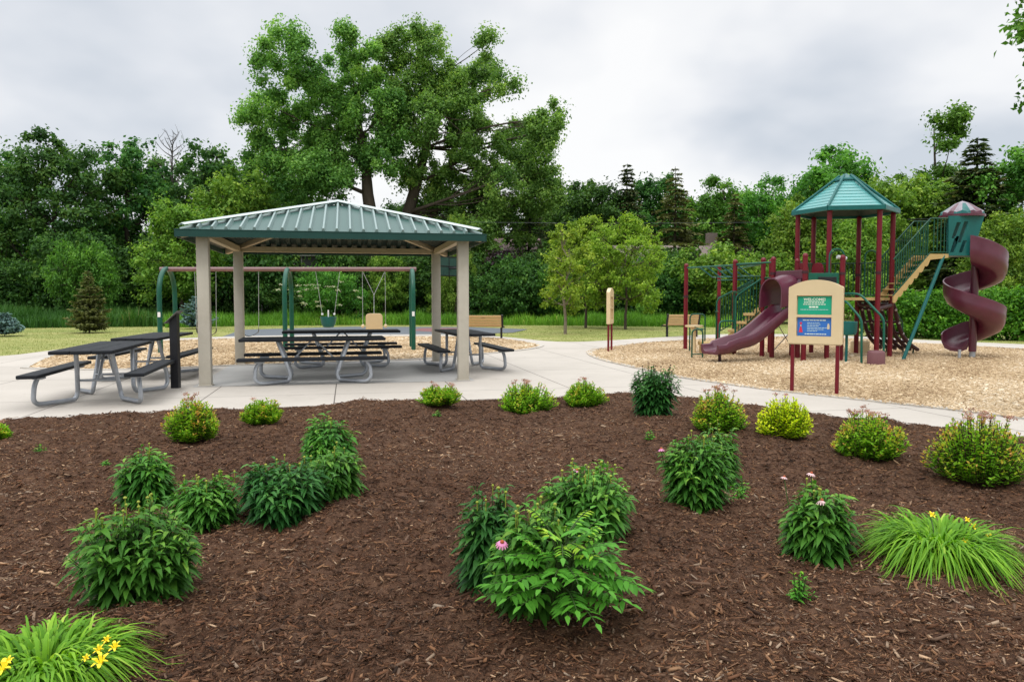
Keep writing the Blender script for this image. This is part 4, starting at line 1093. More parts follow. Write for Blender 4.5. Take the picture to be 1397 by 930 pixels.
# ------------------------------------------------------------------ play structure
def play():
    O = Vector((7.5, 18.8, 0)); r = empty('play_structure', O)
    tag(r, 'red, green and tan playground structure with two plum slides and a teal six sided roof', 'play structure')
    def post(x, y, h, rad=.058, collar=(1.5,)):
        mb = MB(); mb.lathe([(rad, -.05), (rad, h - .06), (rad * 1.12, h - .055), (rad * 1.12, h - .03), (rad * .9, h), (rad * .5, h + .022), (.0, h + .03)], (x, y, 0), 14)
        p = mb.build('post', M['red'], r, O, 40)
        if collar:
            mb = MB()
            for z in collar: mb.lathe([(rad, z - .03), (rad + .012, z - .03), (rad + .012, z + .03), (rad, z + .03)], (x, y, 0), 14)
            mb.build('collar', M['maroon_dark'], p, O, 40)
        return Vector((x, y, 0))
    p1 = post(4.90, 21.65, 2.40); p2 = post(6.68, 24.8, 2.50); p3 = post(5.74, 19.8, 2.42); p4 = post(6.22, 19.05, 2.43, collar=(1.75,))
    p5 = post(6.33, 18.65, 2.43, collar=(2.05,)); p6 = post(6.80, 20.2, 2.45); p7 = post(6.74, 17.70, 2.46, collar=(2.05,)); p8 = post(7.03, 18.95, 2.40)
    p9 = post(7.60, 17.70, 2.42, collar=(2.02, 1.05)); 
    for x, y in ((7.05, 19.3), (8.0, 18.75), (6.9, 18.5)): post(x, y, 1.15, .06, None)
    T = Vector((8.26, 19.16, 0)); Rr = 1.11; A0 = -11
    tp = []
    for k in range(6):
        a = R_(A0 + 60 * k); tp.append(post(T.x + Rr * math.cos(a), T.y + Rr * math.sin(a), 3.55, .058, (2.05,) if k else (1.6,)))
    R0, b2, b1, L0, f1, f2 = tp
    # --- tower roof: courses of boards on six faces
    EZ, AZ, RO = 3.60, 4.50, 1.25
    def hexpt(k, rad, z): a = R_(A0 + 60 * k); return Vector((T.x + rad * math.cos(a), T.y + rad * math.sin(a), z))
    mb = MB(); nc = 9
    for k in range(6):
        for j in range(nc):
            u0, u1 = j / nc * .84, (j + 1) / nc * .84
            ra, rb = RO * (1 - u0) * .985, RO * (1 - u1) * .985
            za, zb = EZ + (AZ - EZ) * u0, EZ + (AZ - EZ) * u1
            lift = .016
            v = [hexpt(k, ra, za + lift), hexpt(k + 1, ra, za + lift), hexpt(k + 1, rb, zb + .001), hexpt(k, rb, zb + .001), hexpt(k, ra, za), hexpt(k + 1, ra, za)]
            mb.add(v, [(0, 1, 2, 3), (4, 5, 1, 0)])
    rf = mb.build('roof', M['teal_roof'], r, O)
    mb = MB()
    for k in range(6):
        mb.tube([hexpt(k, RO * 1.0, EZ + .01), hexpt(k, RO * .12, AZ - .03)], .032, 8)
        mb.beam(hexpt(k, RO, EZ - .03), hexpt(k + 1, RO, EZ - .03), .05, .11, .012)
    mb.add([hexpt(k, RO * .235, AZ - .165) for k in range(6)] + [hexpt(k, RO * .225, AZ - .115) for k in range(6)] + [Vector((T.x, T.y, AZ + .03))], [(k, (k + 1) % 6, 6 + (k + 1) % 6, 6 + k) for k in range(6)] + [(6 + k, 6 + (k + 1) % 6, 12) for k in range(6)])
    mb.build('roof_trim', M['teal'], rf, O)
    mb = MB(); mb.add([hexpt(k, RO * .96, EZ - .02) for k in range(6)] + [Vector((T.x, T.y, AZ - .2))], [(k, (k + 1) % 6, 6) for k in range(6)]); mb.build('roof_lining', M['soffit'], rf, O)
    # --- decks
    mb = MB(); mb.prism([(hexpt(k, 1.10, 0).x, hexpt(k, 1.10, 0).y) for k in range(6)], (0, 0, 1.40), (1, 0, 0), (0, 1, 0), .07); mb.build('tower_deck', M['tan_step'], r, O)
    D1 = [(p5.x, p5.y), (p7.x, p7.y), (p9.x, p9.y), (f1.x, f1.y), (L0.x, L0.y), (6.5, 19.4)]
    mb = MB(); mb.prism(D1, (0, 0, 1.08), (1, 0, 0), (0, 1, 0), .06); mb.build('lower_deck', M['tan_step'], r, O)
    # --- railings of upright bars
    def railing(a, b, z0a, z1a, z0b=None, z1b=None, gap=.105, mat='dark_green', name='railing', rr=.0125, ext=0):
        z0b = z0a if z0b is None else z0b; z1b = z1a if z1b is None else z1b
        a, b = Vector(a), Vector(b); d = (b - a); n = max(2, int(d.length / gap)); mb = MB()
        ua, ub = Vector((a.x, a.y, z1a)), Vector((b.x, b.y, z1b)); la, lb = Vector((a.x, a.y, z0a)), Vector((b.x, b.y, z0b))
        mb.tube([ua, ub], .017, 8); mb.tube([la, lb], .014, 8)
        for i in range(1, n):
            t = i / n; mb.tube([la + (lb - la) * t, ua + (ub - ua) * t], rr, 6)
        return mb.build(name, M[mat], r, O, 60)
    railing(L0, b1, 1.52, 2.35); railing(b1, b2, 1.52, 2.35); railing(b2, R0, 1.52, 2.35)
    # arched handles at the tower entries
    for c, w_, zt in (((f1 + f2) / 2 - Vector((.40, 0, 0)), .17, 2.62), (b1 * .45 + b2 * .55, .20, 2.70), (b2 * .6 + R0 * .4, .16, 2.66)):
        mb = MB(); pts = [Vector((c.x - w_, c.y, 1.5))]
        for k in range(9): an = PI * (1 - k / 8); pts.append(Vector((c.x + w_ * math.cos(an), c.y, zt - w_ + w_ * math.sin(an))))
        pts.append(Vector((c.x + w_, c.y, 1.5))); mb.tube(pts, .018, 8); mb.build('handle', M['play_green'], r, O, 60)
    # red rounded panel pair behind the slide hood
    mb = MB()
    for c, rd in ((L0 * .8 + f1 * .2, .21), (L0 * .3 + f1 * .7, .19)):
        e = (f1 - L0).normalized(); pl = [(rd * math.cos(PI * k / 10), .95 + rd * math.sin(PI * k / 10)) for k in range(11)] + [(-rd, 0), (rd, 0)]
        mb.prism(pl, (c.x, c.y, 1.17), e, (0, 0, 1), .05)
    mb.build('round_top_panel', M['red'], r, O)
    # dark green activity panel between the two front posts
    mb = MB(); mb.beam((p7.x + .08, p7.y + .01, 1.72), (p9.x - .08, p9.y + .01, 1.72), .03, .62, .01); pa = mb.build('activity_panel', M['play_green'], r, O)
    mb = MB(); mb.box((7.25, 17.68, 1.80), (.42, .02, .28), None, .01); mb.build('dial_board', M['black'], pa, O)
    mb = MB(); mb.tube([(7.70, 17.75, 2.36), (7.48, 17.72, 2.40)], .045, 10); mb.build('telescope', pm('pale_grey_plastic', (.45, .47, .47), .5), r, O, 40)
    # --- wavy slide with hood
    s0 = (p5 + p7) / 2; dr = Vector((-.912, -.41, 0)).normalized(); sd = Vector((-dr.y, dr.x, 0))
    prof = catmull([(-.05, 0, 1.10), (.22, 0, 1.05), (.52, 0, .86), (.88, 0, .62), (1.25, 0, .43), (1.6, 0, .36), (1.95, 0, .27), (2.28, 0, .245)], 4)
    sec = [(-.25, .20), (-.27, .215), (-.30, .215), (-.315, .19), (-.305, .0), (-.25, -.055), (.25, -.055), (.305, .0), (.315, .19), (.30, .215), (.27, .215), (.25, .20), (.235, .06), (.17, .0), (-.17, .0), (-.235, .06)]
    vs, fs = [], []; n = len(sec); m = len(prof)
    for i, q in enumerate(prof):
        t = prof[min(i + 1, m - 1)] - prof[max(i - 1, 0)]; t.normalize(); up = Vector((-t.z, 0, t.x))
        endf = 1.0
        for y, z in sec:
            zz = z * (1 if q.x < 2.0 or z < .05 else .75)
            lo = q + up * zz
            vs.append(s0 + dr * lo.x + sd * y + Vector((0, 0, lo.z)))
    for i in range(m - 1):
        for k in range(n): fs.append((i * n + k, i * n + (k + 1) % n, (i + 1) * n + (k + 1) % n, (i + 1) * n + k))
    fs += [tuple(range(n)), tuple((m - 1) * n + k for k in range(n - 1, -1, -1))]
    mb = MB(); mb.add(vs, fs); sl = mb.build('wave_slide', M['burgundy'], r, O, 50)
    # hood
    vs, fs = [], []; nn = 19
    def arch(rad, k):
        if k < 3: return (rad, -.34 + .17 * k * .667)
        if k > nn - 4: return (-rad, -.34 + .17 * (nn - 1 - k) * .667)
        a = PI * (k - 3) / (nn - 7); return (rad * math.cos(a), rad * math.sin(a))
    for i, (u, cz, rad) in enumerate(((-.30, 1.66, .36), (.20, 1.64, .355), (.50, 1.57, .35), (.54, 1.56, .368))):
        for q in (rad, rad - .03):
            for k in range(nn):
                y, z = arch(q, k); c = s0 + dr * (u - (.05 * z if i > 1 else 0)); vs.append(c + sd * y + Vector((0, 0, cz + z)))
    for i in range(3):
        for k in range(nn - 1):
            a0 = i * 2 * nn + k; b0 = (i + 1) * 2 * nn + k
            fs += [(a0, a0 + 1, b0 + 1, b0), (a0 + nn, b0 + nn, b0 + nn + 1, a0 + nn + 1)]
        for k in (0, nn - 1): a0 = i * 2 * nn + k; b0 = (i + 1) * 2 * nn + k; fs.append((a0, b0, b0 + nn, a0 + nn))
    for i in (0, 3):
        for k in range(nn - 1): a0 = i * 2 * nn + k; fs.append((a0, a0 + nn, a0 + nn + 1, a0 + 1))
    mb = MB(); mb.add(vs, fs); mb.build('hood', M['burgundy'], sl, O, 50)
    for a_, b_, z0_, z1_ in (((5.62, 19.30, 0), (p3.x - .06, p3.y - .05, 0), .5, 1.62), (p4, p5, 1.15, 1.95), ((5.45, 20.30, 0), (5.30, 20.0, 0), .3, 1.1), (p6, p8, 1.15, 1.95)): railing(a_, b_, z0_, z1_, gap=.085)
    e = (p7 - p5).normalized(); mb = MB()
    mb.beam(p5 + e * .07 + Vector((0, 0, 2.0)) - dr * .02, p7 - e * .07 + Vector((0, 0, 2.0)) - dr * .02, .04, .20, .01)
    for q in (p5 + e * .12, p7 - e * .12): mb.beam(q + Vector((0, 0, 1.52)) - dr * .02, q + Vector((0, 0, 1.52)) - dr * .02 + e * .001, .04, .80, .005)
    mb.build('hood_panel', M['burgundy'], sl, O)
    q = s0 + dr * 2.0; mb = MB(); mb.tube([(q.x, q.y, -.03), (q.x, q.y, .22)], .035, 8); mb.build('foot', M['maroon_dark'], sl, O)
    # --- spiral slide
    c = Vector((11.28, 18.75, 0)); m = 84; vs, fs = [], []
    # (radius, height above channel floor)
    RS = .89; sec = [(.735, .44), (.765, .43), (.77, .39), (.755, .26), (.765, .23), (.74, .08), (.67, -.06), (.52, -.12), (.30, -.14), (.12, -.08), (.07, .10), (.07, .20), (.10, .20), (.13, .06), (.30, -.06), (.52, -.04), (.64, .04), (.71, .16), (.725, .41)]
    n = len(sec)
    kt = [-100, -90, 0, 90, 180, 270, 360, 450, 515, 560]; kz = [2.42, 2.36, 1.94, 1.74, 1.46, 1.10, .76, .46, .29, .26]
    for i in range(m):
        ph = -100 + (545 + 100) * i / (m - 1); z0 = np.interp(ph, kt, kz); z0 = sum(np.interp(ph + q, kt, kz) for q in (-30, -15, 0, 15, 30)) / 5
        a = R_(ph - 31); hs = 1.0
        if ph < 60: hs = 1 + .30 * min(1, (60 - ph) / 90)
        if ph > 470: hs = 1 - .35 * (ph - 470) / 75
        for rad, hh in sec: rad = rad * RS if rad > .2 else rad; vs.append(Vector((c.x + rad * math.cos(a), c.y + rad * math.sin(a), z0 + (hh * hs if hh > .1 else hh))))
    for i in range(m - 1):
        for k in range(n): fs.append((i * n + k, i * n + (k + 1) % n, (i + 1) * n + (k + 1) % n, (i + 1) * n + k))
    fs += [tuple(range(n)), tuple((m - 1) * n + k for k in range(n - 1, -1, -1))]
    mb = MB(); mb.add(vs, fs); ss = mb.build('spiral_slide', M['burgundy'], r, O, 50)
    mb = MB(); mb.tube([(c.x, c.y, -.05), (c.x, c.y, .16)], .07, 12); mb.tube([(c.x - .52, c.y - .35, -.05), (c.x - .52, c.y - .35, .22)], .035, 10); mb.build('foot', M['galv'], ss, O, 50)
    mb = MB(); mb.tube([(c.x, c.y, .15), (c.x, c.y, 2.9)], .088, 14); mb.build('core', M['burgundy'], ss, O, 50)
    # --- slide entrance: teal side panels with slanted slots, striped cap
    def holed(poly, holes, O_, X_, Y_, depth, mb):
        from mathutils.geometry import tessellate_polygon
        O_, X_, Y_ = Vector(O_), Vector(X_), Vector(Y_); Nn = X_.cross(Y_)
        loops = [poly] + holes; flat = [p for l in loops for p in l]
        tris = tessellate_polygon([[Vector((p[0], p[1], 0)) for p in l] for l in loops])
        V0 = [O_ + X_ * p[0] + Y_ * p[1] for p in flat]; V1 = [v + Nn * depth for v in V0]; k = len(flat)
        F_ = [tuple(t) for t in tris] + [tuple(i + k for i in reversed(t)) for t in tris]; b = 0
        for l in loops:
            for i in range(len(l)): j = (i + 1) % len(l); F_.append((b + i, b + j, k + b + j, k + b + i))
            b += len(l)
        mb.add(V0 + V1, F_)
    tz = [(10.38, 2.46), (10.95, 2.46), (11.20, 3.40), (10.36, 3.40)]
    def slot(cx, cz, L): 
        dx, dz = .30 * L, .95 * L * .5; w_ = .05
        return [(cx - dx * .5 - w_, cz - dz), (cx - dx * .5 + w_, cz - dz), (cx + dx * .5 + w_, cz + dz), (cx + dx * .5 - w_, cz + dz)]
    holes = [slot(10.545, 3.06, .40), slot(10.70, 3.02, .52), slot(10.52, 2.73, .40) , slot(10.715, 2.68, .30)]
    for yy, xo in ((18.36, 0), (19.06, .36)):
        mb = MB(); holed(tz, holes if xo == 0 else [], (xo, yy, 0), (1, 0, 0), (0, 0, 1), .04, mb); mb.build('side_panel', M['teal'], r, O)
    mb = MB(); mb.box((10.84, 18.72, 2.49), (.62, .66, .05), None, .008); mb.build('slide_platform', M['burgundy'], r, O)
    cc = Vector((10.90, 18.72, 0)); ns = 48
    mb = MB(); ring = []
    for lv, (rad, z) in enumerate(((.0, 3.80), (.16, 3.735), (.32, 3.62), (.44, 3.52), (.455, 3.46))):
        for k in range(ns): 
            a = 2 * PI * k / ns; fl = 1 + .04 * math.cos(a * 12) * (rad / .44); ring.append(Vector((cc.x + max(rad, .001) * fl * math.cos(a), cc.y + max(rad, .001) * fl * math.sin(a), z + (.018 * math.cos(a * 12) if lv == 3 else 0))))
    f_ = []; mi = []
    b = len(mb.v); mb.v += [tuple(v) for v in ring]
    for lv in range(4):
        for k in range(ns):
            k2 = (k + 1) % ns; mb.f.append((b + lv * ns + k, b + lv * ns + k2, b + (lv + 1) * ns + k2, b + (lv + 1) * ns + k))
            st = int(((k + 1) % ns) / 3); mb.mi.append(0 if (st % 2 == 0 and lv < 3) or lv < 1 else (1 if (st // 2) % 2 == 0 else 2))
    mb.build('striped_cap', [pm('pale_cap_stripe', (.24, .22, .25), .5), M['burgundy'], M['teal']], r, O)
    mb = MB(); mb.lathe([(.42, 3.40), (.50, 3.40), (.50, 3.455), (.42, 3.455)], (cc.x, cc.y, 0), 30); mb.build('cap_rim', M['burgundy'], r, O, 40)
    # --- stair from the tower deck to the slide platform
    sA = Vector((9.02, 18.58, 1.45)); sB = Vector((9.92, 18.68, 2.46)); sC = Vector((10.36, 18.72, 2.46)); wv = Vector((0, .38, 0)); ns = 7
    d = (sB - sA); 
    for s in (-1, 1):
        # stringer with a scalloped lower edge
        top, bot = [], []
        nst = ns * 6
        for i in range(nst + 1):
            t = i / nst; p = sA + d * t; ph = (t * ns) % 1.0
            top.append((t * d.x, p.z + .04)); bot.append((t * d.x, p.z - .10 - .07 * math.sin(PI * ph)))
        top += [(d.x + .46, sB.z + .04)]; bot += [(d.x + .46, sB.z - .05)]
        mb = MB(); mb.prism(bot + top[::-1], (sA.x, sA.y + s * .38 + (.02 if s < 0 else 0), 0), (1, .1, 0), (0, 0, 1), .04); mb.build('stringer', M['tan_step'], r, O)
        o_ = wv * s
        railing(sA + o_, sB + o_, sA.z + .06, sA.z + .92, sB.z + .06, sB.z + .88, .085, 'dark_green', 'stair_railing'); railing(sB + o_, sC + o_, 2.54, 3.34, gap=.085, name='stair_railing')
    mb = MB()
    for i in range(ns):
        p = sA + d * ((i + .5) / ns); mb.box((p.x, p.y, p.z), (.16, .72, .03), None, .005)
    mb.box(((sB.x + sC.x) / 2, 18.70, 2.45), (.48, .72, .04), None, .005)
    mb.build('treads', M['tan_step'], r, O)
    mb = MB(); mb.tube([AT(1288, 347, 18.35), G(1232, 491)], .042, 12); mb.build('brace_pole', M['teal'], r, O, 50)
    mb = MB(); mb.tube([AT(1212, 404, 19.3), AT(1231, 440, 20.3), G(1232, 482)], .02, 8); mb.build('thin_pole', M['dark_green'], r, O, 50)
    # --- dark net of rubber bars with pale knobs
    a = (R0 + b2) / 2; dn = Vector((.80, .60, 0)).normalized(); sn = Vector((-dn.y, dn.x, 0))
    pr_ = catmull([(0, 0, 1.42), (.18, 0, 1.25), (.38, 0, .85), (.62, 0, .50), (1.0, 0, .26), (1.35, 0, .12)], 5)
    mb = MB(); knl = []
    for j in range(6):
        o_ = -.42 + .84 * j / 5
        pts = [a + dn * q.x + sn * (o_ * (1 + .12 * q.x)) + Vector((0, 0, q.z)) for q in pr_]
        mb.tube(pts, .052, 8)
        for k in range(3, len(pts) - 3, 4): knl.append(pts[k] + Vector((-.02, -.055, .055)))
    for k in range(2, len(pr_), 4):
        q = pr_[k]; mb.tube([a + dn * q.x + sn * s * (1 + .12 * q.x) + Vector((0, 0, q.z)) for s in (-.44, -.2, 0, .2, .44)], .034, 8)
    cl = mb.build('curved_climber', M['maroon_dark'], r, O, 50); kn = MB(); kn.lathe([(.0, -.036), (.032, -.02), (.037, 0), (.028, .022), (.0, .032)], (0, 0, 0), 8); kn = kn.build('knob', pm('pale_knob_plastic', (.42, .40, .40), .5), cl, None, 50); kn.location = knl[0] - O
    for p in knl[1:]:
        k2 = kn.copy(); COL.objects.link(k2); k2.location = p - O
    mb = MB(); q = a + dn * 1.3; mb.tube([q + sn * .3 + Vector((0, 0, -.05)), q + sn * .3 + Vector((0, 0, .14))], .02, 8); mb.tube([q - sn * .4 + Vector((0, 0, -.05)), q - sn * .4 + Vector((0, 0, .14))], .02, 8); mb.build('foot', M['dark_green'], cl, O)
    # red crossbar at the tower below the deck
    mb = MB(); mb.tube([R0 + Vector((0, 0, 1.28)), f2 + Vector((0, 0, 1.20))], .05, 10); mb.tube([R0 + Vector((0, 0, 1.28)), b2 + Vector((0, 0, 1.28))], .05, 10); mb.build('cross_pipe', M['maroon_dark'], r, O, 50)
    # --- overhead ladder of bent rungs
    mb = MB(); zt = 2.30
    mb.tube([p1 + Vector((0, 0, zt)), p3 + Vector((0, 0, zt))], .022, 8); mb.tube([p2 + Vector((0, 0, zt)), p4 + Vector((0, 0, zt))], .022, 8); mb.tube([p3 + Vector((0, 0, zt)), p4 + Vector((0, 0, zt))], .022, 8)
    mb.tube([p3 + Vector((0, 0, 2.32)), p5 + Vector((0, 0, 2.32))], .022, 8)
    q1, q2 = p1 * .62 + p3 * .38, p2 * .62 + p3 * .38
    oh = mb.build('overhead_rails', M['play_green'], r, O, 60)
    mb = MB(); ax = (p3 - p1); pe = Vector((.55, .38, 0))
    for k in range(6):
        t = .22 + .75 * k / 5; c0 = p1 + ax * t
        mb.tube(fillet([c0 + Vector((0, 0, zt)), c0 + pe * .25 + Vector((0, 0, zt - .01)), c0 + pe * .8 + ax * .06 + Vector((0, 0, zt - .26)), c0 + pe * 1.3 + ax * -.03 + Vector((0, 0, zt - .26))], .05, 4), .018, 8)
    for z_ in (2.02, 1.94): mb.tube([p1 + ax * .45 + pe * .6 + Vector((0, 0, z_)), p3 + pe * .9 + Vector((0, 0, z_))], .012, 6)
    mb.build('rungs', M['teal'], oh, O, 60)
    # --- transfer steps and their rails
    mb = MB(); mb.box((5.30, 19.95, .27), (.75, .72, .10), None, .02); mb.box((5.30, 19.95, .12), (.68, .66, .22), None, .01)
    for k in range(4): mb.box((5.66 + .15 * k, 19.75 - .14 * k, .42 + .21 * k), (.30, .72, .07), Matrix.Rotation(R_(-40), 4, 'Z'), .01)
    st = mb.build('steps', M['tan_step'], r, O)
    mb = MB(); mb.beam((5.55, 19.42, .40), (6.12, 18.95, 1.12), .04, .26, .01); mb.beam((5.75, 20.1, .40), (6.35, 19.55, 1.12), .04, .26, .01); mb.build('stringer', M['tan_step'], st, O)
    railing((5.62, 19.30, 0), (6.10, 18.92, 0), .55, 1.58, 1.12, 1.88, .075); railing((5.45, 20.30, 0), (6.15, 19.62, 0), .55, 1.45, 1.1, 1.85, .075)
    railing(p3 + Vector((.06, -.05, 0)), p4, .42, 2.0, 1.15, 2.0, .10)
    def guide(pts, mat='play_green', rad=.021, nm='handrail'):
        mb = MB(); mb.tube(fillet(pts, .12, 5), rad, 8); mb.build(nm, M[mat], r, O, 60)
    guide([(5.18, 19.15, -.03), (5.18, 19.15, .88), (5.62, 19.30, .88), (5.62, 19.30, .5)])
    guide([(5.62, 19.28, .3), (5.62, 19.28, 1.50), (6.12, 18.90, 1.92)], 'play_green'); guide([(5.42, 20.32, .3), (5.42, 20.32, 1.42), (6.15, 19.66, 1.90)])
    for (xa, ya), (xb, yb), z_ in (((4.36, 18.55), (4.62, 18.55), .70), ((4.85, 20.9), (5.25, 20.85), 1.02)):
        guide([(xa, ya, -.03), (xa, ya, z_), (xb, yb, z_), (xb, yb, -.03)], 'dark_green', .02)
    mb = MB(); mb.tube([(4.36, 18.55, .10), (4.62, 18.55, .10)], .014, 6); mb.tube([(4.85, 20.9, .62), (5.25, 20.85, .62)], .014, 6); mb.tube([(4.62, 18.55, .68), (4.85, 20.9, .72)], .014, 6); mb.build('tie_bar', M['dark_green'], r, O)
    mb = MB(); mb.lathe([(.05, -.05), (.05, .62), (.10, .64), (.10, .68), (.24, .70), (.24, .74), (.0, .745)], (4.80, 20.2, 0), 16); mb.build('disc_seat', M['tan_plastic'], r, O, 40)
    # --- handrails on the near right side
    guide([(p9.x, p9.y, 1.55), (7.72, 17.5, 1.56), (7.84, 17.30, 1.54), (8.22, 16.95, 1.0), (8.24, 16.95, -.03)], 'play_green', .026)
    guide([(p9.x - .02, p9.y, 1.40), (7.55, 17.3, 1.36), (7.76, 17.02, .98), (7.77, 17.0, -.03)], 'play_green', .026)
    mb = MB(); mb.lathe([(.10, .62), (.19, .63), (.215, .70), (.225, .92), (.205, .93), (.19, .74), (.02, .72)], (7.58, 17.35, 0), 18); mb.tube([(7.58, 17.35, -.03), (7.58, 17.35, .63)], .03, 8); mb.build('pod', M['teal'], r, O, 40)
    mb = MB(); mb.tube([(6.98, 18.9, .1), (6.4, 18.5, .85)], .012, 6); mb.tube([(6.4, 18.9, .1), (6.95, 18.6, .85)], .012, 6); mb.build('cable', M['chain'], r, O)
play()
def pod(px, py, rad, h, mat, lab):
    c = G(px, py); c.y += rad * .9; r = empty('stepping_pod', (c.x, c.y, 0)); tag(r, lab, 'stepping pod')
    mb = MB(); n = 32
    vs, fs = [], []
    pf = [(rad * .98, -.03), (rad * 1.0, .05), (rad * .96, h - .03), (rad * .92, h - .008), (rad * .86, h)]
    mb.lathe(pf, (0, 0, 0), n); mb.build('side', mat, r, None, 40)
    mb = MB(); mb.lathe([(rad * .80, h + .001), (rad * .80, h + .010), (.01, h + .016)], (0, 0, 0), n); mb.build('tread', mat, r, None, 40)
pod(1200, 498.5, .185, .30, M['purple_pod'], 'plum coloured ribbed stepping pod in front of the green handrail')
pod(1178, 482, .24, .32, M['tan_plastic'], 'tan stepping pod behind the green handrails')
# ------------------------------------------------------------------ houses, hoop and wires behind the trees
M['roof_mauve'] = pm('mauve_brown_shingles', (.20, .135, .13), .85, var=.25, scale=14, bump=.4, bscale=40)
M['roof_grey'] = pm('grey_brown_shingles', (.17, .135, .12), .85, var=.25, scale=14, bump=.4, bscale=40)
M['siding_grey'] = pm('grey_siding', (.14, .145, .16), .7, var=.12, scale=4, stretch=(.2, .2, 8))
M['siding_brown'] = pm('brown_siding', (.16, .13, .11), .7, var=.12, scale=4, stretch=(.2, .2, 8))
M['trim_white'] = pm('white_trim', (.60, .60, .60), .6, var=.05)
def glassm():
    m, nt, out = _nodes('dark_window_glass'); b = N(nt, 'ShaderNodeBsdfPrincipled', Roughness=.06); b.inputs['Base Color'].default_value = (.03, .035, .04, 1); nt.links.new(b.outputs[0], out.inputs[0]); return m
M['glass'] = glassm()
def house(loc, rz, w, d, eave, ridge, wallm, roofm, wins, lab, chimney=False):
    r = empty('house', loc, rz); tag(r, lab, 'house')
    mb = MB(); mb.prism([(-d / 2, -.5), (d / 2, -.5), (d / 2, eave), (0, ridge - .12), (-d / 2, eave)], (-w / 2, 0, 0), (0, 1, 0), (0, 0, 1), w); mb.build('wall', wallm, r)
    s = math.atan2(ridge - eave, d / 2); L = (d / 2 + .45) / math.cos(s)
    mb = MB()
    for q in (-1, 1):
        c = Vector((0, q * (d / 4 + .225), (eave + ridge) / 2 + .02 - .45 / 2 * math.tan(s)))
        mb.box((c.x, c.y, c.z), (w + .8, L, .12), Matrix.Rotation(-q * s, 4, 'X'), .01)
    rf = mb.build('roof', roofm, r)
    mb = MB(); mb.box((0, -d / 2 - .47, eave - .45 * math.tan(s) - .03), (w + .8, .04, .18)); mb.build('gutter', M['trim_white'], rf)
    if chimney: mb = MB(); mb.box((w * .2, .3, ridge + .3), (.8, .6, 1.6), None, .02); mb.build('chimney', wallm, rf)
    for x, z, ww, hh in wins:
        mb = MB(); y = -d / 2 - .02
        for sx in (-1, 0, 1): mb.box((x + sx * ww / 2, y, z), (.09, .10, hh + .09))
        for sz in (-1, 1): mb.box((x, y, z + sz * hh / 2), (ww - .095, .09, .09))
        f = mb.build('window', M['trim_white'], r)
        mb = MB(); mb.box((x, y + .03, z), (ww - .02, .02, hh - .02)); mb.build('pane', M['glass'], f)
    return r
house((-22.5, 66, 0), R_(4), 13, 8, 5.2, 7.4, M['siding_grey'], M['roof_grey'], [(1.6, 4.2, 1.2, 1.5), (4.6, 4.2, 1.2, 1.5), (-3.5, 4.2, 1.6, 1.5), (-3.5, 1.4, 2.0, 1.8)], 'dark grey house glimpsed through trees under the shelter roof, left of the swings')
house((-2.5, 64, 0), R_(-10), 9, 8, 4.4, 6.3, M['siding_brown'], M['roof_mauve'], [(-1.5, 3.0, 1.4, 1.3), (2.5, 3.0, 1.4, 1.3)], 'house with a mauve brown roof glimpsed right of the shelter')
house((13.6, 62, 0), R_(5), 13, 9, 3.6, 5.6, M['siding_brown'], M['roof_grey'], [(-4, 2.6, 1.6, 1.3), (0, 2.6, 1.6, 1.3), (4, 2.6, 1.6, 1.3)], 'low house with a grey brown roof glimpsed behind the young yellow green trees', True)
def hoop():
    p = AT(631, 363, 41); r = empty('basketball_hoop', (p.x, p.y, 0), R_(-18)); tag(r, 'basketball hoop with a dark framed green tinted backboard at the court behind the swings', 'basketball hoop')
    mb = MB(); mb.tube([(0, 0, -.05), (0, 0, 2.9), (-.25, 0, 3.05), (-.75, 0, 3.05)], .06, 8); mb.build('pole', M['black'], r)
    a = R_(68); e = Vector((math.cos(a), math.sin(a), 0)); c = Vector((-.8, 0, 3.15))
    mb = MB(); mb.beam(c - e * .68, c + e * .68, .03, 1.0, .0); bb = mb.build('backboard', pm('tinted_backboard', (.03, .07, .06), .3), r)
    mb = MB()
    for z in (-.5, .0, .5): mb.beam(c - e * .7 + Vector((0, 0, z)), c + e * .7 + Vector((0, 0, z)), .05, .06)
    for s in (-.68, 0.02, .68): mb.beam(c + e * s + Vector((0, 0, -.47)), c + e * s + Vector((0, 0, .47)), .05, .06, up=(1, 0, 0))
    mb.build('frame', M['black'], bb)
    mb = MB(); pts = [c + Vector((-.32 + .23 * math.cos(k * PI / 8), .23 * math.sin(k * PI / 8), -.35)) for k in range(17)]; mb.tube(pts, .012, 6); mb.build('rim', M['orange_line'], r)
hoop()
def wire(a, b, sag, lab):
    a, b = Vector(a), Vector(b); pts = [a + (b - a) * t + Vector((0, 0, -sag * 4 * t * (1 - t))) for t in [k / 30 for k in range(31)]]
    mb = MB(); mb.tube([p - a for p in pts], .008, 5); o = mb.build('utility_wire', M['wire'], None); o.location = a; tag(o, lab, 'wire', 'utility wires')
wire(AT(640, 303, 47), AT(1460, 292, 47), .25, 'upper thin grey utility wire crossing in front of the trees')
wire(AT(1180, 326, 46), AT(1460, 322, 46), .2, 'lower thin grey utility wire crossing behind the spiral slide')

# ------------------------------------------------------------------ trees
PX = lambda px, Y: (px - 698.5) / FPX * Y
HT = lambda py, Y: AT(698, py, Y).z
def px_lobes(L, Y, base, seed, dk=1.0):
    rng = np.random.default_rng(seed); out = []
    for cx, cy, rx, ry in L:
        k = Y / FPX; out.append((PX(cx, Y) - base, rng.normal() * 1.6 * dk, HT(cy, Y), rx * k, (rx + ry) / 2 * k * 1.1, ry * k))
    return out
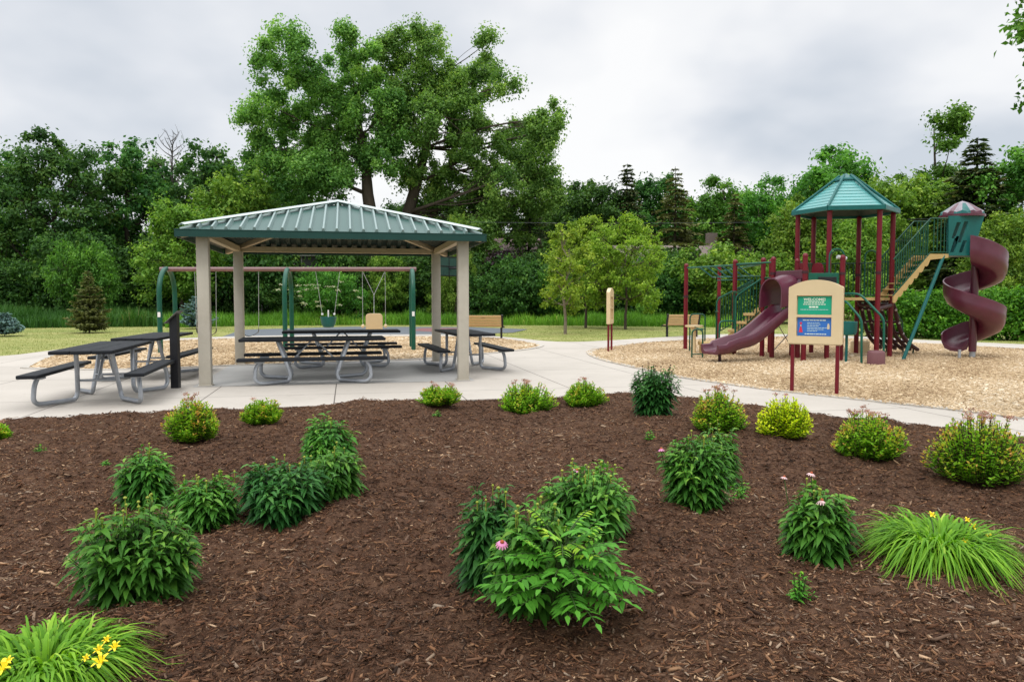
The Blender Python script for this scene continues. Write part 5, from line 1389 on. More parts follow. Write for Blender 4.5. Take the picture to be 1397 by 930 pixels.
# the two big cottonwoods
Yb = 55; b1x = PX(512, Yb)
def P_(px, py, dy=0): return (PX(px, Yb) - b1x, dy, HT(py, Yb))
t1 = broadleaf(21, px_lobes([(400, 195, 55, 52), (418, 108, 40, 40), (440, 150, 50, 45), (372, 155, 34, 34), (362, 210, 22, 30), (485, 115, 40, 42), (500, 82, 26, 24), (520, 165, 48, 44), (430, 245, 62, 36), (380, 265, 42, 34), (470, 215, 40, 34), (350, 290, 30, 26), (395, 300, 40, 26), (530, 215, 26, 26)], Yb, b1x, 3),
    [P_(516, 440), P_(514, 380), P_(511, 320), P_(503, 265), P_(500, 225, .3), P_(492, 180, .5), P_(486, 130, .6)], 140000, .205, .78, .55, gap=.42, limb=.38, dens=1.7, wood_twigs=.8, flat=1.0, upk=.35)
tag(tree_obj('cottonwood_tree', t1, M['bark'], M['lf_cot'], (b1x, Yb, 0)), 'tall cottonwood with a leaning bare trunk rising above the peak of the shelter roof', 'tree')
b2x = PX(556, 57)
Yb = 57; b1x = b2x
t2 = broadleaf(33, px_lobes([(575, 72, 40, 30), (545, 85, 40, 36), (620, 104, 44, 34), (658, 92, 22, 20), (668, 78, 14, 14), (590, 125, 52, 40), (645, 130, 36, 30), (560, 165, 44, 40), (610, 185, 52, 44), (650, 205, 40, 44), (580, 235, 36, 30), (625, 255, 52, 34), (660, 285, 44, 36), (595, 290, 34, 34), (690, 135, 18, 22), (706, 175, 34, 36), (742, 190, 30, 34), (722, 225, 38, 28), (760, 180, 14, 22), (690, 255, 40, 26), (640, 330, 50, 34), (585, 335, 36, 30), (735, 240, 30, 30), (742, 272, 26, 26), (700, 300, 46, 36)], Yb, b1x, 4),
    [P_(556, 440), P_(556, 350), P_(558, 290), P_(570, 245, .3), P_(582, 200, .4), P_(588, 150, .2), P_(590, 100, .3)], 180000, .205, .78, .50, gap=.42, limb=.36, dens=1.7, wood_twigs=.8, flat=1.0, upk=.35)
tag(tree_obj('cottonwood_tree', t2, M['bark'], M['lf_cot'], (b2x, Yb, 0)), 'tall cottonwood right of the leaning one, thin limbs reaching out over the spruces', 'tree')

def T(proto, px, Y, lab, group=None, s=1.0, rz=0.0, first=[None], cat='tree', sz=None):
    o = copy_tree(proto)
    o.location = (PX(px, Y), Y, -.05); o.rotation_euler = (0, 0, rz)
    o.scale = (s, s, sz or s)
    for k in ('label', 'group'): 
        if k in o: del o[k]
    tag(o, lab, cat, group); return o
def P_tree(name, data, bark, lf): 
    r = tree_obj(name, data, bark, lf); return r
# prototypes (removed after copying)
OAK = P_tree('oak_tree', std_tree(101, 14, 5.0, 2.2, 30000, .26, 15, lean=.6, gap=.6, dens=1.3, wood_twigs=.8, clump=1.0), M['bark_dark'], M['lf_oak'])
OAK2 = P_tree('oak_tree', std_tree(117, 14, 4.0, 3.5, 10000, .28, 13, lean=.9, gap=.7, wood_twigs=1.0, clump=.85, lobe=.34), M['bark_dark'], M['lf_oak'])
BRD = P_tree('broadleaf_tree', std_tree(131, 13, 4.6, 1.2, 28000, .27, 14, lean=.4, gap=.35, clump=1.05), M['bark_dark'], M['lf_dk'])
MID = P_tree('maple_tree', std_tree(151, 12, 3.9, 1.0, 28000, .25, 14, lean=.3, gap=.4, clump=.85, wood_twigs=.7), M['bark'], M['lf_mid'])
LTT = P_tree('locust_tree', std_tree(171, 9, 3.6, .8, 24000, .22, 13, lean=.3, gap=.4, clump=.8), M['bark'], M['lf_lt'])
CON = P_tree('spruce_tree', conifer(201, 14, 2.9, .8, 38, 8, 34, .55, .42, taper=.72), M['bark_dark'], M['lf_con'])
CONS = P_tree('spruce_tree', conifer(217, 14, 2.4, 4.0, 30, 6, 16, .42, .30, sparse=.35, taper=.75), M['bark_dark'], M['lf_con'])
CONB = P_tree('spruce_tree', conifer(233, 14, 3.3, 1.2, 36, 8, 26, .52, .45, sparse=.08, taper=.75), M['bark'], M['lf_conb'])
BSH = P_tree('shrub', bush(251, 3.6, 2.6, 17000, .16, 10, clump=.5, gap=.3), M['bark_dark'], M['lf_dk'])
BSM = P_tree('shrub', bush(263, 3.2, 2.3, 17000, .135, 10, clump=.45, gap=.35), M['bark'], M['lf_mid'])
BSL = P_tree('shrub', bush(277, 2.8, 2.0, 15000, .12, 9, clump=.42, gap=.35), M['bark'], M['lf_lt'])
def top(py, Y, H): return HT(py, Y) / H        # scale so the crown tops out at row py
# left woods
T(OAK, -10, 57, 'dark oak cut by the left edge of the picture', s=top(190, 57, 13.6), rz=.6)
T(OAK, 75, 55, 'broad dark oak at far left with the highest rounded crown there', s=top(175, 55, 13.6), rz=2.2)
T(OAK2, 182, 58, 'thin crowned oak with sky showing through, right of the broad dark oak', s=top(178, 58, 13.6), rz=1.2)
T(OAK2, 225, 63, 'ragged oak with gaps in its crown, left of the bare treetop', s=top(200, 63, 13.6), rz=4)
T(OAK2, 290, 60, 'dark oak whose crown has a flat layered top, left of the big cottonwoods', s=top(182, 60, 13.6), rz=5.2)
T(OAK, 335, 66, 'oak standing behind the left edge of the leaning cottonwood', s=top(205, 66, 13.6), rz=3.3)
T(LTT, 248, 47, 'olive green rounded tree left of the shelter roof corner', s=top(272, 47, 8.8), rz=.4)
T(LTT, 322, 52, 'bright green tree rising over the left slope of the shelter roof', s=top(232, 52, 8.8), rz=2)
def dead_tree(px, Y, topy, lab):
    rng = np.random.default_rng(7); H = HT(topy, Y); paths = [(np.array([[0, 0, 0], [.1, 0, H * .5], [-.1, .1, H * .8], [.15, 0, H]]), np.array([.2, .15, .08, .015]))]
    for k in range(26):
        z = H * (.5 + .48 * rng.random()); a = rng.random() * 6.28; l = H * .16 * (1.2 - z / H) + .5
        b = np.array([math.cos(a) * l, math.sin(a) * l, z + l * .9]); c = curve_to((0, 0, z), b, rng, .2, 6); paths.append((c, np.linspace(.045, .008, 6)))
        for q in range(3): s = c[2 + q]; paths.append((curve_to(s, s + rng.normal(size=3) * .35 + np.array([0, 0, .45]), rng, .2, 4), np.linspace(.02, .006, 4)))
    V, F = np_tubes(paths, 5); r = empty('dead_tree', (PX(px, Y), Y, 0)); tag(r, lab, 'tree'); link('trunk', np_mesh('trunk', V, [F]), M['bark_dead'], r)
dead_tree(240, 60, 180, 'bare grey dead treetop poking above the oaks at left')
# centre and right woods
T(CONS, 722, 60, 'spindly dark spruce with bare spire under the right limbs of the cottonwood', s=top(205, 60, 14), rz=1)
T(CONS, 700, 66, 'thin dark spruce left of the spindly one', s=top(250, 66, 14), rz=2.5)
T(BRD, 808, 70, 'dark broadleaf tree behind the young yellow green trees', s=top(236, 70, 12.5), rz=2)
T(BRD, 765, 76, 'dark tree between the spindly spruce and the broadleaf tree behind the young trees', s=top(258, 76, 12.5), rz=5)
T(CON, 854, 70, 'narrow topped spruce standing left of the brownish spruce', s=top(222, 70, 14), rz=2)
T(BRD, 888, 76, 'dark round crowned tree between the two tallest spruces', s=top(230, 76, 12.5), rz=.7)
T(CONB, 919, 56, 'tall brownish spruce with the sharpest top, left of the play structure', s=top(226, 56, 14), rz=.3)
T(MID, 985, 72, 'wide domed green tree right of the brownish spruce', s=top(236, 72, 11.6), rz=2.6)
T(CONB, 1000, 60, 'small brownish spruce in front of the domed green tree', s=top(262, 60, 14), rz=2.1)
T(MID, 1046, 62, 'pointed green tree just left of the teal tower roof', s=top(238, 62, 11.6), rz=4.4)
T(MID, 1138, 56, 'tall maple directly behind the teal tower roof', s=top(190, 56, 11.6), rz=1.1)
T(LTT, 1092, 46, 'pale green tree left behind the tower posts', s=top(268, 46, 8.8), rz=1)
T(LTT, 1170, 44, 'pale green tree behind the tower railings', s=top(285, 44, 8.8), rz=3)
T(LTT, 1225, 50, 'bright green tree between the tower and the spiral slide', s=top(235, 50, 8.8), rz=4.6)
T(LTT, 1278, 51, 'bright green tree behind the striped cap of the spiral slide', s=top(236, 51, 8.8), rz=5.6)
T(CON, 1326, 47, 'dark pointed spruce behind the spiral slide', s=top(186, 47, 14) * 1.45, rz=1, sz=top(186, 47, 14))
T(MID, 1402, 47, 'green tree at the right edge of the picture', s=top(178, 47, 11.6), rz=.2)
T(LTT, 1365, 43, 'brownish green tree low between the spruce and the right edge', s=top(285, 43, 8.8), rz=2.3)
# poplar with an isolated top
Yp = 56; bx = PX(1272, Yp)
tp_ = broadleaf(301, px_lobes([(1258, 175, 18, 14), (1276, 176, 16, 16), (1262, 192, 18, 14), (1284, 198, 14, 8), (1250, 212, 12, 8), (1275, 250, 34, 26), (1262, 290, 40, 30), (1290, 300, 34, 30)], Yp, bx, 8), [(0, 0, 0), (.2, 0, 5), (0, 0, 9), (-.2, 0, 11.8), (-.3, 0, 13.6)], 17000, .24, .75, .13, gap=.3)
tag(tree_obj('poplar_tree', tp_, M['bark'], M['lf_mid'], (bx, Yp, 0)), 'tall thin poplar with one isolated tuft of leaves at its top', 'tree')
# young trees on the lawn
def young(px, by, topy, R, seed, lab, bark, n=9000, nl=13):
    g = G(px, by); H = HT(topy, g.y)
    d = std_tree(seed, H, R, H * .13, n, .125, nl, r0=.06, clump=.30, lean=.15, gap=.8, wood_twigs=1.0, shape=.4, lobe=.27)
    tag(tree_obj('young_tree', d, bark, M['lf_yel'], (g.x, g.y, -.05)), lab, 'tree', 'young trees on the lawn')
young(771, 454, 292, 1.30, 401, 'slender young tree with a pale trunk, nearest the path', M['bark_pale'], 5200, 15)
young(799, 446, 280, 2.35, 411, 'young yellow green tree in the middle of the three on the lawn', M['bark'], 16500, 24)
young(853, 448, 278, 2.45, 421, 'young yellow green tree with the widest crown, right of the three on the lawn', M['bark'], 17500, 24)
# shrubs and small trees at the foot of the woods
sm = [(BSM, 125, 440, 333, .62, 'large leafy shrub behind the small brown spruce at left', .5), (BSM, 455, 441, 366, .85, 'wide shrub with white flower heads seen under the shelter, behind the bucket swing', 1.1),
      (BSH, 700, 440, 348, .9, 'big dark shrub right of the shelter', 1.6), (BSH, 905, 438, 345, 1.0, 'dark shrub behind the bench by the overhead ladder', 2.2), (BSL, 990, 440, 335, 1.1, 'light green shrub behind the overhead ladder', 3.0),
      (BSL, 1045, 440, 345, .9, 'light green shrub behind the wave slide', 4), (BSM, 755, 440, 372, .7, 'low shrub left of the slender young tree', 2.6), (BSL, 880, 440, 400, .6, 'small yellow green bush in the tall grass behind the lawn', 1.2)]
for pr, px, by, ty, ws, lab, rz in sm:
    g = G(px, by); h = {BSM: 3.1, BSH: 3.5, BSL: 2.7}[pr]
    s_ = HT(ty, g.y) / h; o = T(pr, px, g.y, lab, None, s_ * ws, rz, cat='shrub', sz=s_)
# a willowish tree and saplings near the swings
for px, by, ty, s0_, lab, rz in ((524, 440, 340, .9, 'light green tree behind the high back swing', 1.0), (622, 441, 284, .42, 'bright yellow green sapling above the right slope of the shelter roof', 2.0), (605, 440, 352, .8, 'light green small tree by the basketball hoop', 3.0)):
    g = G(px, by); sz = HT(ty, g.y) / 8.8; T(LTT, px, g.y + 2, lab, None, sz * s0_ * 1.0, rz, sz=sz)
g = G(683, 440); d = bush(441, HT(318, 46), 1.7, 7000, .22, 9, clump=.45, gap=.3); tag(tree_obj('plum_tree', d, M['bark_dark'], M['lf_plum'], (g.x, 48, 0)), 'dark purple leaved plum tree between the shelter and the big dark shrub', 'tree')
# flower heads of the elder
rng = np.random.default_rng(9); g = G(455, 441); cs = np.stack([g.x + rng.normal(size=26) * 1.0 - .6, np.full(26, g.y - 1.9) - .5 * rng.random(26), 1.0 + 1.5 * rng.random(26)], 1)
pos = np.repeat(cs, 26, 0) + rng.normal(size=(26 * 26, 3)) * np.array([.075, .075, .02]); n = len(pos)
V, F, TT_ = leaves_quad(pos, rdir(rng, n), np.array([0, 0, 1.]) + rng.normal(size=(n, 3)) * .4, .07, .06, rng.random(n))
M['lf_sps'] = leafm('small_spruce_needles', G_CONB, .25, .6, gain=(2.0, 2.4, 1.9))
# small conifers on the lawn
g = G(122, 452.5); dd = conifer(451, HT(368, g.y), .72, .12, 30, 9, 70, .17, .10, dens=1.6, taper=.8); tag(tree_obj('small_spruce', dd, M['bark'], M['lf_sps'], (g.x, g.y, -.05), part='needles'), 'small brownish spruce on the lawn at left', 'tree')
g = G(8, 457); dd = conifer(461, HT(424, g.y), .48, .10, 18, 10, 110, .13, .02, dens=1.8, taper=.8); tag(tree_obj('blue_spruce', dd, M['bark'], M['lf_blu'], (g.x - .05, g.y, -.05), part='needles'), 'low blue spruce on the lawn at the left edge', 'tree')
g = G(268, 447); dd = conifer(471, HT(402, g.y), .8, .12, 20, 8, 70, .15, .05, dens=1.6, taper=.8); tag(tree_obj('blue_spruce', dd, M['bark'], M['lf_blu'], (g.x, g.y, -.05), part='needles'), 'young blue spruce seen left of the front left shelter post', 'tree')
# dark shrubs along the woodland edge
rng = random.Random(4); k = 0
for px in range(-60, 1120, 42):
    if 1000 < px: continue
    low = any(a_ < px < b_ for a_, b_ in ((362, 448), (640, 690), (925, 985)))
    pr = BSH; Y = 49 + 5 * rng.random(); k += 1
    T(pr, px + rng.uniform(-8, 8), Y, 'dark shrub in the continuous thicket along the foot of the woods', 'thicket shrubs along the foot of the woods', rng.uniform(.95, 1.5), rng.uniform(0, 6), cat='shrub', sz=rng.uniform(1.0, 1.75) * (.55 if low else 1))
k = 0
for px in range(-210, 1640, 62):
    pr = (BRD, OAK, MID, BRD)[k % 4]; Y = 74 + 9 * rng.random(); k += 1
    hy = rng.uniform(262, 292) + (38 if px < 360 else 0)
    T(pr, px + rng.uniform(-14, 14), Y, 'broadleaf tree filling the back row of the woods', 'trees of the back row of the woods', top(hy, Y, 12.8), rng.uniform(0, 6))
k = 0
for px in list(range(-40, 230, 55)) + [450, 505, 560, 615, 730] + list(range(1080, 1440, 60)):
    pr = (BRD, MID)[k % 2] if px < 1000 else (LTT, MID)[k % 2]; Y = 58 + 7 * rng.random(); k += 1
    if pr is LTT: s_ = top(rng.uniform(300, 340), Y, 8.8)
    else: s_ = top(rng.uniform(285, 325), Y, 12.6)
    T(pr, px + rng.uniform(-12, 12), Y, 'understorey tree in the middle of the woods', 'understorey trees of the woods', s_, rng.uniform(0, 6))
for p in (OAK, OAK2, BRD, MID, LTT, CON, CONS, CONB, BSH, BSM, BSL):
    for ch in list(p.children): bpy.data.objects.remove(ch)
    bpy.data.objects.remove(p)
# elder flowers belong to the shrub
for o in COL.objects:
    if o.get('label', '').startswith('wide shrub with white'):
        inv = o.matrix_basis.inverted()
        V2 = np.array([tuple(inv @ Vector(v)) for v in V]); link('flower_heads', np_mesh('flower_heads', V2, [F], TT_), M['fl_white'], o)
# far woods closing the gaps at ground level
rng = np.random.default_rng(77); n = 26000
ax = (rng.random(n) * 2 - 1) * 85; ay = 88 + 8 * rng.random(n); hz = 7.5 + 1.5 * np.sin(ax * .3) + np.sin(ax * .9 + 1)
pos = np.stack([ax, ay, hz * rng.random(n)], 1)
V, F, TT_ = leaves_quad(pos, rdir(rng, n), np.array([0, -.5, 1.]) + rng.normal(size=(n, 3)) * .5, 1.1, .8, np.clip(.4 + rng.normal(size=n) * .2, 0, 1))
tag(link('distant_woods', np_mesh('distant_woods', V, [F], TT_), M['lf_dk']), kind='stuff')
# hedge behind the spiral slide
def hedge():
    rng = np.random.default_rng(81); lob = []
    a = G(1196, 459); b = G(1520, 474); a = Vector((PX(1190, 29.5), 29.5, 0)); b = Vector((PX(1560, 25.5), 25.5, 0)); d = b - a; n = 34
    for i in range(n):
        p = a + d * (i / (n - 1)); w_ = .75 + .2 * rng.random(); h = 1.68 + .25 * rng.random() - .15 * (i < 2)
        lob.append((p.x - a.x, p.y - a.y + rng.normal() * .15 + .5, h * .62, w_, w_, h * .42)); lob.append((p.x - a.x, p.y - a.y + rng.normal() * .1 + .2, h * .25, w_, w_ * .9, h * .3))
    r = broadleaf(82, lob, [(0, 0, 0), (0, 0, .2), (0, 0, .5), (0, 0, .9)], 42000, .12, .30, .03, gap=.15, wood_twigs=0)
    (tv, tf), (V, F, T_) = r; rr = empty('hedge', a); tag(rr, 'long loosely trimmed green hedge behind the spiral slide', 'hedge')
    link('foliage', np_mesh('foliage', V, [F], T_), M['lf_hedge'], rr)
    paths = []
    for i in range(60):
        p = d * rng.random(); paths.append((np.array([[p.x, p.y + .3, -.1], [p.x + rng.normal() * .1, p.y + .35, .6], [p.x + rng.normal() * .2, p.y + .4, 1.2]]), np.array([.03, .02, .01])))
    v, f = np_tubes(paths, 5); link('stems', np_mesh('stems', v, [f]), M['bark_dark'], rr)
hedge()
# overhanging branch at the upper right: a tree beside the camera's right
def side_tree():
    Y = 7.8; bx = 9.6; f = .63
    L = [(PX(1400, Y) - bx, 0, HT(42, Y), .24 * f, .5 * f, .38 * f), (PX(1425, Y) - bx, .2, HT(30, Y), .45 * f, .6 * f, .5 * f), (PX(1408, Y) - bx, -.1, HT(104, Y), .14 * f, .4 * f, .10 * f), (PX(1440, Y) - bx, .2, HT(95, Y), .45 * f, .7 * f, .45 * f), (PX(1412, Y) - bx, .0, HT(-8, Y), .2 * f, .4 * f, .14 * f), (PX(1470, Y) - bx, .2, HT(-20, Y), .8 * f, .9 * f, .7 * f),
         (-1.4, .3, 5.4, .9, 1.0, .8), (.3, .2, 6.4, 1.4, 1.4, 1.1), (1.2, -.3, 5.4, 1.3, 1.3, 1.0), (-.2, .6, 7.3, 1.1, 1.2, .9)]
    d = broadleaf(501, L, [(0, 0, -.1), (.05, 0, 1.5), (0, .05, 3), (-.1, 0, 4.6), (0, 0, 6), (.1, 0, 7.6)], 18000, .075, .16, .14, gap=.4, wood_twigs=.4)
    tag(tree_obj('side_tree', d, M['bark'], M['lf_mid'], (bx, Y, -.05)), 'leafy branch tips of a tree reaching in at the upper right corner', 'tree')
side_tree()
# tall grass and weeds in front of the woods
def grass_band(name, poly_px, n, h0, h1, mat, seed, w_=.03):
    rng = np.random.default_rng(seed); P = np.array(gp(poly_px)); lo, hi = P.min(0), P.max(0)
    x = lo[0] + (hi[0] - lo[0]) * rng.random(n * 3); y = lo[1] + (hi[1] - lo[1]) * rng.random(n * 3); ok = inpoly(x, y, P); x, y = x[ok][:n], y[ok][:n]; n = len(x)
    var = .75 + .25 * np.sin(x * .8 + seed) * np.sin(y * .5 + x * .23) + .12 * np.sin(x * 3.1)
    L = (h0 + (h1 - h0) * rng.random(n)) * var
    d = np.stack([rng.normal(size=n) * .16, rng.normal(size=n) * .16, np.ones(n)], 1)
    V, FL, T_ = blades(np.stack([x, y, np.full(n, -.05)], 1), d, L, w_, .15 + .5 * rng.random(n), np.clip(.45 + .18 * np.sin(x * .6 + 1) + rng.normal(size=n) * .18, 0, 1), seg=3)
    tag(link(name, np_mesh(name, V, FL, T_), M[mat]), kind='stuff')
grass_band('reeds', [(-120, 450), (30, 446.5), (205, 444.5), (232, 444), (250, 436), (100, 436), (-120, 438)], 26000, 1.25, 1.75, 'lf_reed', 5, .04)
grass_band('tall_grass', [(225, 446), (340, 443.5), (480, 442.5), (640, 442.5), (760, 443), (900, 444.5), (960, 445), (1010, 446), (1060, 447), (1060, 438), (640, 436), (230, 437)], 60000, .55, 1.25, 'lf_meadow', 6, .03)

# ------------------------------------------------------------------ plants in the mulch bed
def place(px, by, wpx, topy):
    """centre, radius and height from the pixel box of a plant"""
    k = CAMH - mz((0, 6))
    g = G(px, by, .04); 
    r = wpx / FPX * g.y / 2; c = Vector((g.x, g.y + r * .75, 0)); c.x = g.x * c.y / g.y
    r = wpx / FPX * c.y / 2
    h = max(.15, AT(px, topy, c.y).z - mz(c)); c.z = mz(c) - .01
    return c, r, h
SPI = [(-7, 606, 44, 578, 'spi', 'small spirea cut by the left edge of the picture'), (264, 606, 76, 545, 'spi', 'rusty tipped spirea at the left, in front of the black pedestal'), (358, 579, 54, 546, 'spi', 'small green spirea right of the rusty tipped one at left'),
       (599, 563, 58, 527, 'spi', 'small spirea with pinkish tips in front of the right shelter post'), (717, 562, 82, 524, 'spi', 'wide low spirea with rusty and yellow tips, middle one of three beside the concrete'), (796, 554, 62, 521, 'spi', 'low yellow green spirea right of the wide low one'),
       (979, 596, 80, 535, 'spi', 'bronze tipped spirea behind a coneflower clump, left of the golden one'), (1069, 603, 78, 546, 'spiy', 'bright golden yellow spirea beneath the WELCOME sign'), (1187, 629, 98, 566, 'spi', 'spirea with pink flower heads right of the golden one'), (1335, 663, 132, 568, 'spi', 'largest spirea, rusty orange and green, at the right edge')]
def flower_tufts(seed, tops, n_t, spread, size):
    rng = np.random.default_rng(seed); idx = np.argsort(-tops[:, 2])[:max(n_t * 2, 4)]; idx = rng.permutation(idx)[:n_t]
    for i in idx:
        c = tops[i] + np.array([rng.normal() * .01, rng.normal() * .01, .008 + .03 * rng.random()]); n = 44
        pos = c + rng.normal(size=(n, 3)) * np.array([spread, spread, spread * .4]); pos[:6] = np.array(tops[i]) + (c - tops[i]) * np.linspace(0, 1, 6)[:, None]
        V, F, T_ = leaves_quad(pos, rdir(rng, n), np.array([0, 0, 1.]) + rng.normal(size=(n, 3)) * .5, size, size * .8, rng.random() * .6 + rng.random(n) * .4)
        yield V, [F], T_
for i, (px, by, wpx, ty, kind, lab) in enumerate(SPI):
    c, r, h = place(px, by, wpx, ty); nsh = int(100 + 210 * r / .35)
    st, fol, tops = shoot_plant(600 + i, h * .95, r, nsh, 15, .054, .031, .15, .25, .0 if kind != 'spi' and False else (.22 if kind != 'spi' else (.34 if i in (1, 6, 8, 9) else .20)), 1.0, .55, .5, fine=False, jit=.16, bump_=.10)
    o = plant_obj('spirea_shrub', c, st, fol, M['stem_brown'], M['lf_spi' if kind == 'spi' else 'lf_spiy'])
    nt_ = {0: 2, 1: 5, 2: 1, 3: 7, 4: 8, 5: 5, 6: 11, 7: 2, 8: 12, 9: 13}[i]
    for V in flower_tufts(i, tops, nt_, .016, .013): link('flower_head', np_mesh('flower_head', V[0], V[1], V[2]), M['fl_spi'], o)
    tag(o, lab, 'shrub', 'spirea shrubs along the edge of the mulch bed')
CONE = [(892, 577, 70, 505, 'd', 'upright dark green coneflower clump with dark seed heads by the path', 12),
        (200, 693, 74, 618, 'c', 'smallest coneflower clump at left, below the rusty tipped spirea', 4), (284, 722, 92, 656, 'c', 'low feathery coneflower clump between the two larger ones at left', 10), (388, 724, 140, 634, 'd', 'broad dark coneflower clump in the left group', 7),
        (447, 655, 74, 574, 'c', 'tall coneflower clump at the back of the left group', 4), (455, 694, 78, 616, 'c', 'coneflower clump at the right end of the left group', 5), (187, 829, 172, 700, 'c', 'largest left coneflower clump, nearest the yellow daylilies', 14),
        (668, 806, 78, 675, 'd', 'dark coneflower clump at the left of the central group', 7), (728, 848, 112, 700, 'c', 'coneflower clump in the middle of the central group, one pink bloom on it', 9), (802, 754, 145, 645, 'c', 'wide coneflower clump at the back right of the central group', 16),
        (975, 660, 66, 590, 'c', 'slim coneflower clump behind the leafy one by the bronze tipped spirea', 4), (948, 701, 100, 606, 'c', 'leafy coneflower clump right of centre, below the bronze tipped spirea', 6), (1115, 776, 98, 670, 'c', 'coneflower clump left of the round daylily at right', 5)]
for i, (px, by, wpx, ty, kind, lab, nb) in enumerate(CONE):
    c, r, h = place(px, by, wpx, ty); r = max(r, .12)
    nsh = int(26 + 95 * (r / .3) ** 1.3); per = int(9 + 16 * h / .6)
    st, fol, tops = shoot_plant(700 + i, h * .97, r * .95, nsh, per, .118, .034, .60, .05, .26, .93, .40, .62, jit=.14, pw=4.2, bump_=.13)
    o = plant_obj('coneflower', c, st, fol, M['stem_green'], M['lf_cone' if kind == 'c' else 'lf_coned'])
    rg = random.Random(i); order = sorted(range(len(tops)), key=lambda q: -tops[q][2])[:nb * 2]; rg.shuffle(order)
    for q in order[:nb]:
        p = tops[q]; zz = p[2] + rg.uniform(.0, .035); s_ = rg.uniform(.006, .010); mb = MB()
        mb.tube([(p[0], p[1], p[2] - .04), (p[0], p[1], zz)], .0022, 5); mb.lathe([(s_ * .4, zz - .002), (s_, zz + .003), (s_ * .8, zz + .008), (s_ * .2, zz + .011)], (p[0], p[1], 0), 8)
        mb.build('seed_head' if i == 0 else 'bud', M['fl_seed'] if i == 0 else M['fl_bud'], o)
    tag(o, lab, 'flower clump', 'coneflower clumps in the mulch bed')
    o['_i'] = i
cones = {o['_i']: o for o in COL.objects if '_i' in o}
def bloom(ci, px, py, dy, size, pet, droop=.5, tilt=0.2):
    """one open flower on its stalk, a part of clump ci"""
    o = cones[ci]; p = AT(px, py, o.location.y + dy); q = p - o.location
    f = flower_mb(size, 12, droop); f_ = f.build('flower', [pet, M['fl_cone']], o); f_.location = q; f_.rotation_euler = (tilt, 0, px)
    mb = MB(); mb.tube([(q.x * .6, q.y * .6, max(0, q.z - .30)), (q.x * .9, q.y * .9, q.z - .12), (q.x, q.y, q.z - .005)], .003, 5); mb.build('flower_stalk', M['stem_green'], o)
bloom(8, 685, 739, -.17, .029, M['fl_pink'], .7, .5); bloom(9, 787, 641, .0, .030, M['fl_pink'], .3, .5); bloom(11, 902, 612, .06, .028, M['fl_pink'], .6); bloom(4, 433, 616, -.12, .042, M['fl_pale'], .8)
bloom(4, 428, 606, -.10, .028, M['fl_pale'], .7); bloom(12, 1107, 645, .10, .026, M['fl_pale'], .5); bloom(12, 1121, 682, -.12, .030, M['fl_pale'], .8); bloom(12, 1070, 650, .15, .022, M['fl_pale'], .5)
for o in cones.values(): del o['_i']
# pinnate sapling
def pinnate():
    c, r, h = place(766, 868, 126, 690); rng = np.random.default_rng(91); paths, P, A, NN, LL, TT2 = [], [], [], [], [], []
    for i in range(80):
        u = i / 79; a = i * 2.4 + rng.random() * .5; z0 = h * (.26 + .58 * u * rng.random() ** .3); ln = (.17 + .07 * rng.random()) * (1.1 - .35 * u); el = .25 + 1.0 * u * rng.random()
        sx, sy = r * .50 * (1 - .6 * u) * math.cos(a), r * .50 * (1 - .6 * u) * math.sin(a)
        d = np.array([math.cos(a) * math.cos(el), math.sin(a) * math.cos(el), math.sin(el)]); q = np.linspace(0, 1, 8)[:, None]
        pts = np.array([sx, sy, z0]) + d * ln * q * 1.15; pts[:, 2] -= .30 * ln * q[:, 0] ** 2
        paths.append((pts, np.linspace(.004, .0015, 8)))
        paths.append((np.array([[sx * .1, sy * .1, 0], [sx * .6, sy * .6, z0 * .6], [sx, sy, z0]]), np.array([.006, .005, .004])))
        npair = rng.integers(5, 8); side = unit(np.cross(d, [0, 0, 1.])[None])[0]; young_ = u > .72 and rng.random() < .6
        for k in range(npair):
            t = .28 + .68 * k / npair; p = np.array([np.interp(t, q[:, 0], pts[:, j]) for j in range(3)]); tan = unit((pts[min(7, int(t * 7) + 1)] - pts[int(t * 7)])[None])[0]
            for s_ in (-1, 1):
                P.append(p); A.append(tan * .45 + side * s_ + np.array([0, 0, -.10]) + rng.normal(size=3) * .08); NN.append(np.array([0, 0, 1.]) + side * s_ * .25 + rng.normal(size=3) * .12)
                LL.append((.070 if not young_ else .042) * (1 - .35 * abs(t - .55)) * (.9 + .2 * rng.random())); TT2.append(np.clip((.80 if young_ else .36) + .16 * (u - .5) + rng.normal() * .09, 0, 1))
        P.append(pts[-1]); A.append(tan); NN.append(np.array([0, 0, 1.])); LL.append(.055); TT2.append(.5)
    LL = np.array(LL); fol = leaves_fine(np.array(P), np.array(A), np.array(NN), LL, LL * .40, np.array(TT2), .22)
    o = plant_obj('ash_sapling', c, np_tubes(paths, 4), fol, M['stem_green'], M['lf_pin']); tag(o, 'light green sapling with feather shaped leaves at the front of the central group', 'sapling')
pinnate()
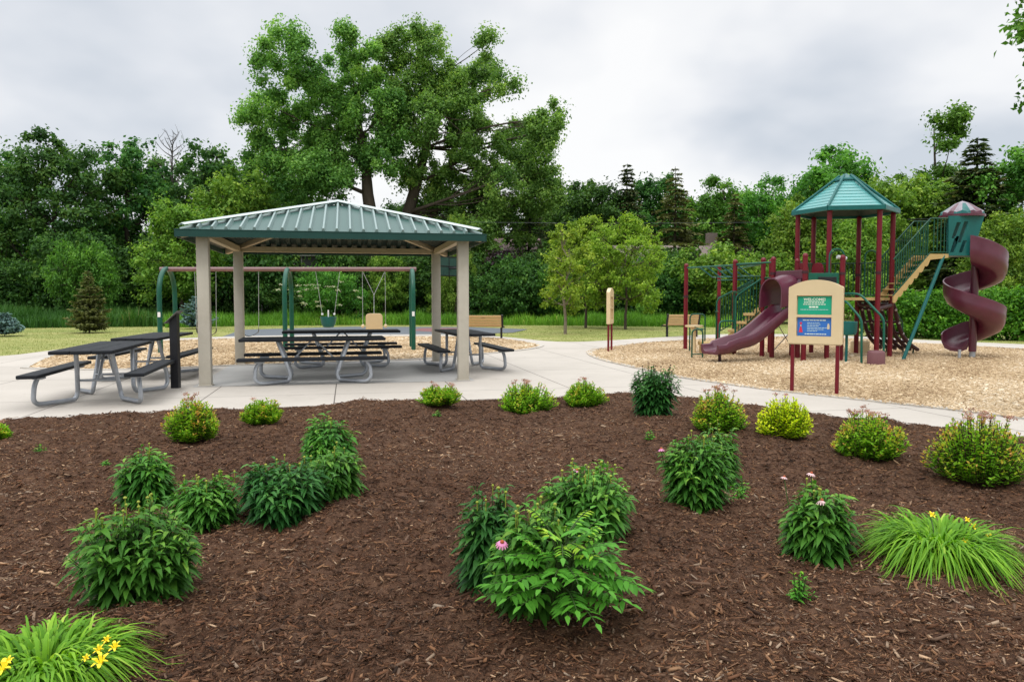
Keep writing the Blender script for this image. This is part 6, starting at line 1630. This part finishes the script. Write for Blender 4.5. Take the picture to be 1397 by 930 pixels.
# daylilies
def daylily(px, by, wpx, ty, n, seed, lab, flowers):
    c, r, h = place(px, by, wpx, ty); rng = np.random.default_rng(seed)
    rho = np.sqrt(rng.random(n)); a = rng.random(n) * 6.283
    pos = np.stack([r * .50 * rho * np.cos(a), r * .50 * rho * np.sin(a), np.zeros(n)], 1)
    a2 = a + rng.normal(size=n) * .5; inc = .05 + .42 * rho * rng.random(n) ** .5
    d = np.stack([np.cos(a2) * inc, np.sin(a2) * inc, np.ones(n)], 1)
    L = (h * 1.22 + .03) * (.6 + .45 * rng.random(n)) * (1 + .15 * rho)
    V, FL, T_ = blades(pos, d, L, .012 + .008 * rng.random(n), .75 + .75 * rng.random(n), np.clip(.48 + rng.normal(size=n) * .17, 0, 1), seg=6)
    V[:, 2] = np.maximum(V[:, 2], .006)
    o = empty('daylily', c); link('leaves', np_mesh('leaves', V, FL, T_), M['lf_lily'], o); tag(o, lab, 'daylily', 'yellow daylilies in the mulch bed')
    for (fx, fy, s_, dy) in flowers:
        q = AT(fx, fy, c.y + dy) - c; mb = MB()
        for k in range(6):
            an = 2 * PI * k / 6 + fx; cs, sn = math.cos(an), math.sin(an)
            def w_(rr, t, z): return (q.x + (cs * rr - sn * t), q.y + (sn * rr + cs * t) - .35 * z - rr * 0, q.z + z + (sn * rr) * .55)
            wd = s_ * (.30 if k % 2 else .22)
            mb.add([w_(.004, -.003, -s_ * .7), w_(.004, .003, -s_ * .7), w_(s_ * .55, wd, 0), w_(s_ * 1.0, wd * .5, -s_ * .02), w_(s_ * 1.08, 0, -s_ * .12), w_(s_ * 1.0, -wd * .5, -s_ * .02), w_(s_ * .55, -wd, 0)], [(0, 1, 2, 6), (6, 2, 3, 5), (5, 3, 4)])
        f = mb.build('flower', M['fl_yellow'], o); mb = MB(); mb.tube([(q.x * .5, q.y * .5, .02), (q.x * .8, q.y * .8, q.z * .7), (q.x, q.y + .02, q.z - s_ * .6)], .003, 5); mb.build('flower_stalk', M['stem_green'], o)
daylily(1278, 797, 166, 674, 1300, 95, 'round mound of daylily leaves with yellow flowers at the right', [(1352, 733, 0.026, -.05), (1330, 717, 0.024, .05), (1272, 701, 0.021, .1), (1320, 708, 0.018, .12), (1318, 738, 0.018, -.1), (1334, 739, 0.016, -.08)])
daylily(62, 965, 262, 834, 1300, 97, 'daylily clump with yellow flowers in the bottom left corner', [(136, 899, 0.029, -.20), (156, 880, 0.021, -.12), (145, 871, 0.016, -.08), (134, 884, 0.019, -.1), (117, 896, 0.014, -.2), (3, 908, 0.029, -.24), (10, 900, 0.019, -.18)])
# little weeds and seedlings in the mulch
WEED = [(1090, 823, 42, 782, 'largest of the small weeds, below the coneflower clump by the daylily'), (1010, 672, 24, 652, 'small seedling right of the leafy coneflower clump'), (1009, 684, 22, 668, 'tiny seedling just below the one beside the leafy coneflower clump'), (54, 624, 18, 606, 'pale seedling near the left edge of the mulch'), (886, 601, 16, 588, 'tiny seedling under the dark coneflower clump by the path'), (597, 572, 16, 560, 'tiny yellow green sprig at the foot of the pinkish tipped spirea'), (144, 636, 12, 630, 'sprig in the mulch left of the smallest coneflower clump')]
for i, (px, by, wpx, ty, lab) in enumerate(WEED):
    g = G(px, by, .03); r = wpx / FPX * g.y / 2; c = Vector((g.x, g.y, mz(g))); h = max(.05, AT(px, ty, g.y).z - c.z)
    st, fol, tops = shoot_plant(900 + i, h, r, 7 if i else 16, 6, .045 + .02 * (i in (1, 2)), .016, .3, .2, .2)
    tag(plant_obj('weed', c, st, fol, M['stem_green'], M['lf_pin']), lab, 'weed', 'small weeds in the mulch')
for o in list(bpy.data.meshes):
    if o.users == 0: bpy.data.meshes.remove(o)
